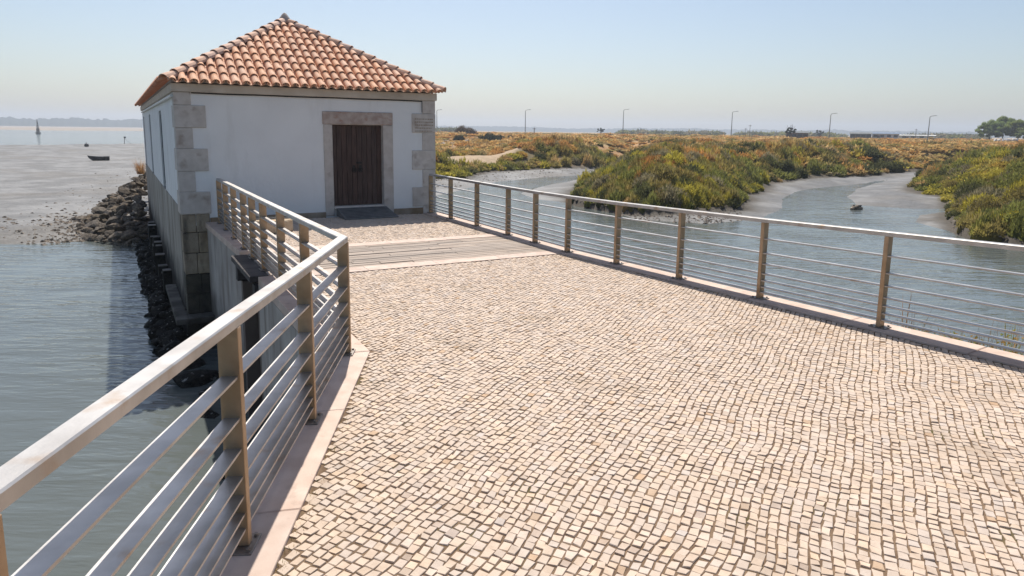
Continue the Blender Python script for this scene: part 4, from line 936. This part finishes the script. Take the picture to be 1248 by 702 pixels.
def mast(px, top, dist, label, r=.09):
    g_ = pix_at(px, 165, dist); zz = float(terrain(np.array([g_[0]]), np.array([g_[1]]))[0][0]); h = pix_at(px, top, dist)[2] - zz
    root = empty('utility_pole', (g_[0], g_[1], zz)); tag(root, label, 'pole')
    MB().tube([(0, 0, -.2), (0, 0, h)], [r * 1.2, r * .8], 6).build('pole', M['bark'], root); MB().box(-.6, .6, -.05, .05, h - .5, h - .36).build('crossarm', M['bark'], root)
mast(651, 155.5, 240, 'short dark pole just past the street lamp on the far bank', .14); mast(913.5, 152, 300, 'slender taller mast near the street lamp'); mast(908.5, 156, 300, 'slender shorter mast near the street lamp')
mast(1116, 157, 320, 'thin pole before the long low building')

def shed(name, px0, px1, ptop, dist, depth, wall, roofm, label, pitch=.6, wins=4):
    a, b = pix_at(px0, 165, dist), pix_at(px1, 165, dist); m_ = (a + b) / 2; w_ = np.linalg.norm((b - a)[:2]); zz = float(terrain(np.array([m_[0]]), np.array([m_[1]]))[0][0]); h = pix_at((px0 + px1) / 2, ptop, dist)[2] - zz
    root = empty(name, (m_[0], m_[1], zz), math.atan2((b - a)[1], (b - a)[0])); tag(root, label, 'building')
    MB().box(-w_ / 2, w_ / 2, 0, depth, -.3, h - pitch).build('wall', wall, root)
    MB().add([(-w_ / 2 - .3, -.3, h - pitch + .01), (w_ / 2 + .3, -.3, h - pitch + .01), (w_ / 2 + .3, depth + .3, h - pitch + .01), (-w_ / 2 - .3, depth + .3, h - pitch + .01), (-w_ / 2 - .3, depth / 2, h), (w_ / 2 + .3, depth / 2, h)],
             [(3, 2, 1, 0), (0, 1, 5, 4), (2, 3, 4, 5), (0, 4, 3), (1, 2, 5)]).build('roof', roofm, root)
    for i in range(wins):
        x = -w_ / 2 + w_ * (i + .5) / wins; wn = MB().box(x - .7, x + .7, -.06, -.005, (h - pitch) * .45, (h - pitch) * .82).build('window', M['glass'], root)
        MB().box(x - .8, x + .8, -.09, -.002, (h - pitch) * .40, (h - pitch) * .445).build('sill', roofm, wn)
    MB().box(-w_ / 2 + w_ * .18, -w_ / 2 + w_ * .18 + 1.0, -.05, -.004, 0, (h - pitch) * .7).build('door', M['far_brown'], root)
shed('brown_shed', 958, 985, 159.8, 262, 7, M['far_brown'], M['far_roof'], 'low brown shed under the lone pine')
shed('long_shed', 1036, 1062, 161.2, 300, 8, M['far_roof'], M['far_roof'], 'long low shed with a dull grey roof on the horizon')
shed('warehouse', 1063, 1096, 161.2, 305, 9, M['far_wall'], M['far_blue'], 'long low building with a blue-grey roof on the horizon')
shed('white_hut', 1096.5, 1140, 164.3, 330, 5, M['far_wall'], M['far_wall'], 'very low white building past the blue-grey roof', .3)
shed('white_hut', 571, 579, 164.3, 210, 4, M['far_brown'], M['far_wall'], 'small hut with a white roof beside the brown domed shrub', .3, 1)
for k in range(7):
    px = 1214 + k * 4.2 + rng.uniform(-1, 1); p = pix_at(px, 168.0, 230); zz = float(terrain(np.array([p[0]]), np.array([p[1]]))[0][0])
    o = link('white_block', rocks[k], None, (p[0], p[1], zz + .5), (0, 0, k), (rng.uniform(.5, .8), .6, rng.uniform(.7, 1.1))); o.data = o.data.copy(); o.data.materials[0] = M['far_wall']
    tag(o, 'white stone block in the row before the tree clump', 'block', 'white blocks before the trees')

# dinghy on the mud
def dinghy(loc, rz, L_=2.9, B=1.15, H=.58):
    root = empty('dinghy', loc, rz); tag(root, 'small dark wooden dinghy stranded on the mudflat', 'boat'); n = 12; secs = []; ins = []
    for i in range(n + 1):
        t = i / n; x = (t - .5) * L_; wd_ = B / 2 * (1 - (abs(t - .42) / .58) ** 2.4 * (1 if t > .42 else .45)); wd_ = max(wd_, .015); sh = H * (1 + .5 * max(0, t - .5) ** 1.5 * 1.6 + .12 * max(0, .4 - t)); kz = .16 * max(0, (t - .72) / .28) ** 2 * 2.2
        q = []
        for a in np.linspace(-1, 1, 9): yy = math.copysign(abs(a) ** .7, a) * wd_; q.append((x + max(0, t - .8) * (abs(a) ** 2) * .6, yy, kz + (sh - kz) * abs(a) ** 2.6))
        secs.append(q); ins.append([(p[0] * .985, p[1] * .92, p[2] + .03 * (1 - abs(a))) for p, a in zip(q, np.linspace(-1, 1, 9))])
    MB().loft(secs, False, False).add([p for p in secs[0]], [tuple(range(9))]).build('hull', M['hull'], root)
    MB().loft(ins, False, False).build('lining', M['hull_in'], root)
    MB().tube([s[0] for s in secs] + [s[8] for s in secs[::-1]], .03, 6).build('gunwale', M['hull_in'], root)
    for x in (-.75, .05, .75): MB().box(x - .12, x + .12, -B * .42, B * .42, .33, .36).build('thwart', M['hull_in'], root)
p = gz(121, 195.8, -2.25); zz = float(terrain(np.array([p[0]]), np.array([p[1]]))[0][0]); dinghy((p[0], p[1], zz - .03), math.radians(205), 2.2, .95, .5)
def ball(name, px, py, r, label, cat, m, z=WZ):
    p = gz(px, py, z); root = empty(name, (p[0], p[1], z)); tag(root, label, cat)
    rg = [[(r * math.sin(t) * math.cos(a), r * math.sin(t) * math.sin(a), r * .7 - r * math.cos(t) * (1.15 if t > 1.6 else 1)) for a in np.linspace(0, 6.283, 13)[:-1]] for t in np.linspace(.15, 3.0, 9)]
    MB().loft(rg).build('float', m, root, True); MB().tube([(0, 0, r * 1.6), (0, 0, r * 2.3)], .05, 6).build('pin', M['iron'], root)
ball('mooring_buoy', 105.7, 179.2, .42, 'small black mooring buoy lying on the mud beyond the dinghy', 'buoy', M['hull'], -2.35)
p = gz(151.5, 176.3, -2.5); root = empty('mooring_stake', (p[0], p[1], -2.55)); tag(root, 'thin leaning stake standing at the edge of the far channel', 'stake')
MB().tube([(0, 0, -.3), (.1, 0, 1.0), (.25, 0, 1.9)], [.07, .06, .05], 6).build('pole', M['bark'], root); MB().box(.05, .45, -.12, .12, 1.6, 2.0).build('topmark', M['hull'], root)
MB().tube([(.2, 0, 1.5), (1.9, .2, 0)], .03, 5).build('stay', M['bark'], root)
# channel buoy
p = gz(46.6, 162.8, WZ); d = math.hypot(p[0], p[1]); hh = pix_at(46, 145.5, d)[2] - WZ; root = empty('channel_buoy', (p[0], p[1], WZ)); tag(root, 'tall dark channel buoy with a tapering lattice tower', 'buoy')
k = hh / 9.2
MB().loft([[(r * k * math.cos(a), r * k * math.sin(a), z * k) for a in np.linspace(0, 6.283, 17)[:-1]] for z, r in ((-.6, 1.0), (0, 1.45), (.7, 1.5), (1.0, 1.2))]).build('float', M['buoy'], root)
lt = MB()
for i in range(4):
    a = i * math.pi / 2 + .4; lt.tube([(1.05 * k * math.cos(a), 1.05 * k * math.sin(a), .9 * k), (.5 * k * math.cos(a), .5 * k * math.sin(a), 5.0 * k), (.2 * k * math.cos(a), .2 * k * math.sin(a), 7.2 * k)], .11 * k, 5)
    b = a + math.pi / 2
    for z0, z1 in ((1, 2.6), (2.6, 4.2), (4.2, 5.4)):
        f_ = lambda z: np.interp(z, [.9, 5, 7.2], [1.05, .5, .2]) * k
        lt.tube([(f_(z0) * math.cos(a), f_(z0) * math.sin(a), z0 * k), (f_(z1) * math.cos(b), f_(z1) * math.sin(b), z1 * k)], .07 * k, 4)
lt.build('tower', M['buoy'], root)
MB().loft([[(r * k * math.cos(a), r * k * math.sin(a), z * k) for a in np.linspace(0, 6.283, 9)[:-1]] for z, r in ((1.1, .85), (3.4, .62))]).build('panel', M['log'], root)
MB().loft([[(r * k * math.cos(a), r * k * math.sin(a), z * k) for a in np.linspace(0, 6.283, 9)[:-1]] for z, r in ((7.1, .30), (7.3, .32), (9.2, .10))]).build('topmark', M['buoy'], root)
# sodden log in the creek
p = gz(1044, 255.2, WZ); root = empty('driftwood_log', (p[0], p[1], WZ), .5); tag(root, 'half-sunk pale driftwood stump in the creek', 'driftwood')
MB().tube([(-.50, 0, .02), (-.25, .03, .10), (.1, 0, .13), (.48, -.03, .05)], [.10, .17, .16, .08], 9).build('trunk', M['log'], root)
MB().tube([(-.2, 0, .15), (-.28, .05, .32)], [.08, .04], 6).build('branch_stub', M['log'], root); MB().tube([(.0, -.05, .2), (.25, -.12, .24)], [.07, .05], 6).build('branch_stub', M['hull'], root)

# ================================================================== HAZE
hz = MB().box(-3900, 3900, -60, 3700, -6.5, 60).build('haze', None); tag(hz, 'thin summer haze over the estuary', kind='stuff')
hm = bpy.data.materials.new('haze'); hm.use_nodes = True; N = hm.node_tree.nodes; N.clear()
pv = N.new('ShaderNodeVolumePrincipled'); pv.inputs['Color'].default_value = (.80, .88, 1.0, 1); pv.inputs['Density'].default_value = .00045; pv.inputs['Anisotropy'].default_value = .3
ou = N.new('ShaderNodeOutputMaterial'); hm.node_tree.links.new(pv.outputs[0], ou.inputs['Volume']); hz.data.materials.append(hm)
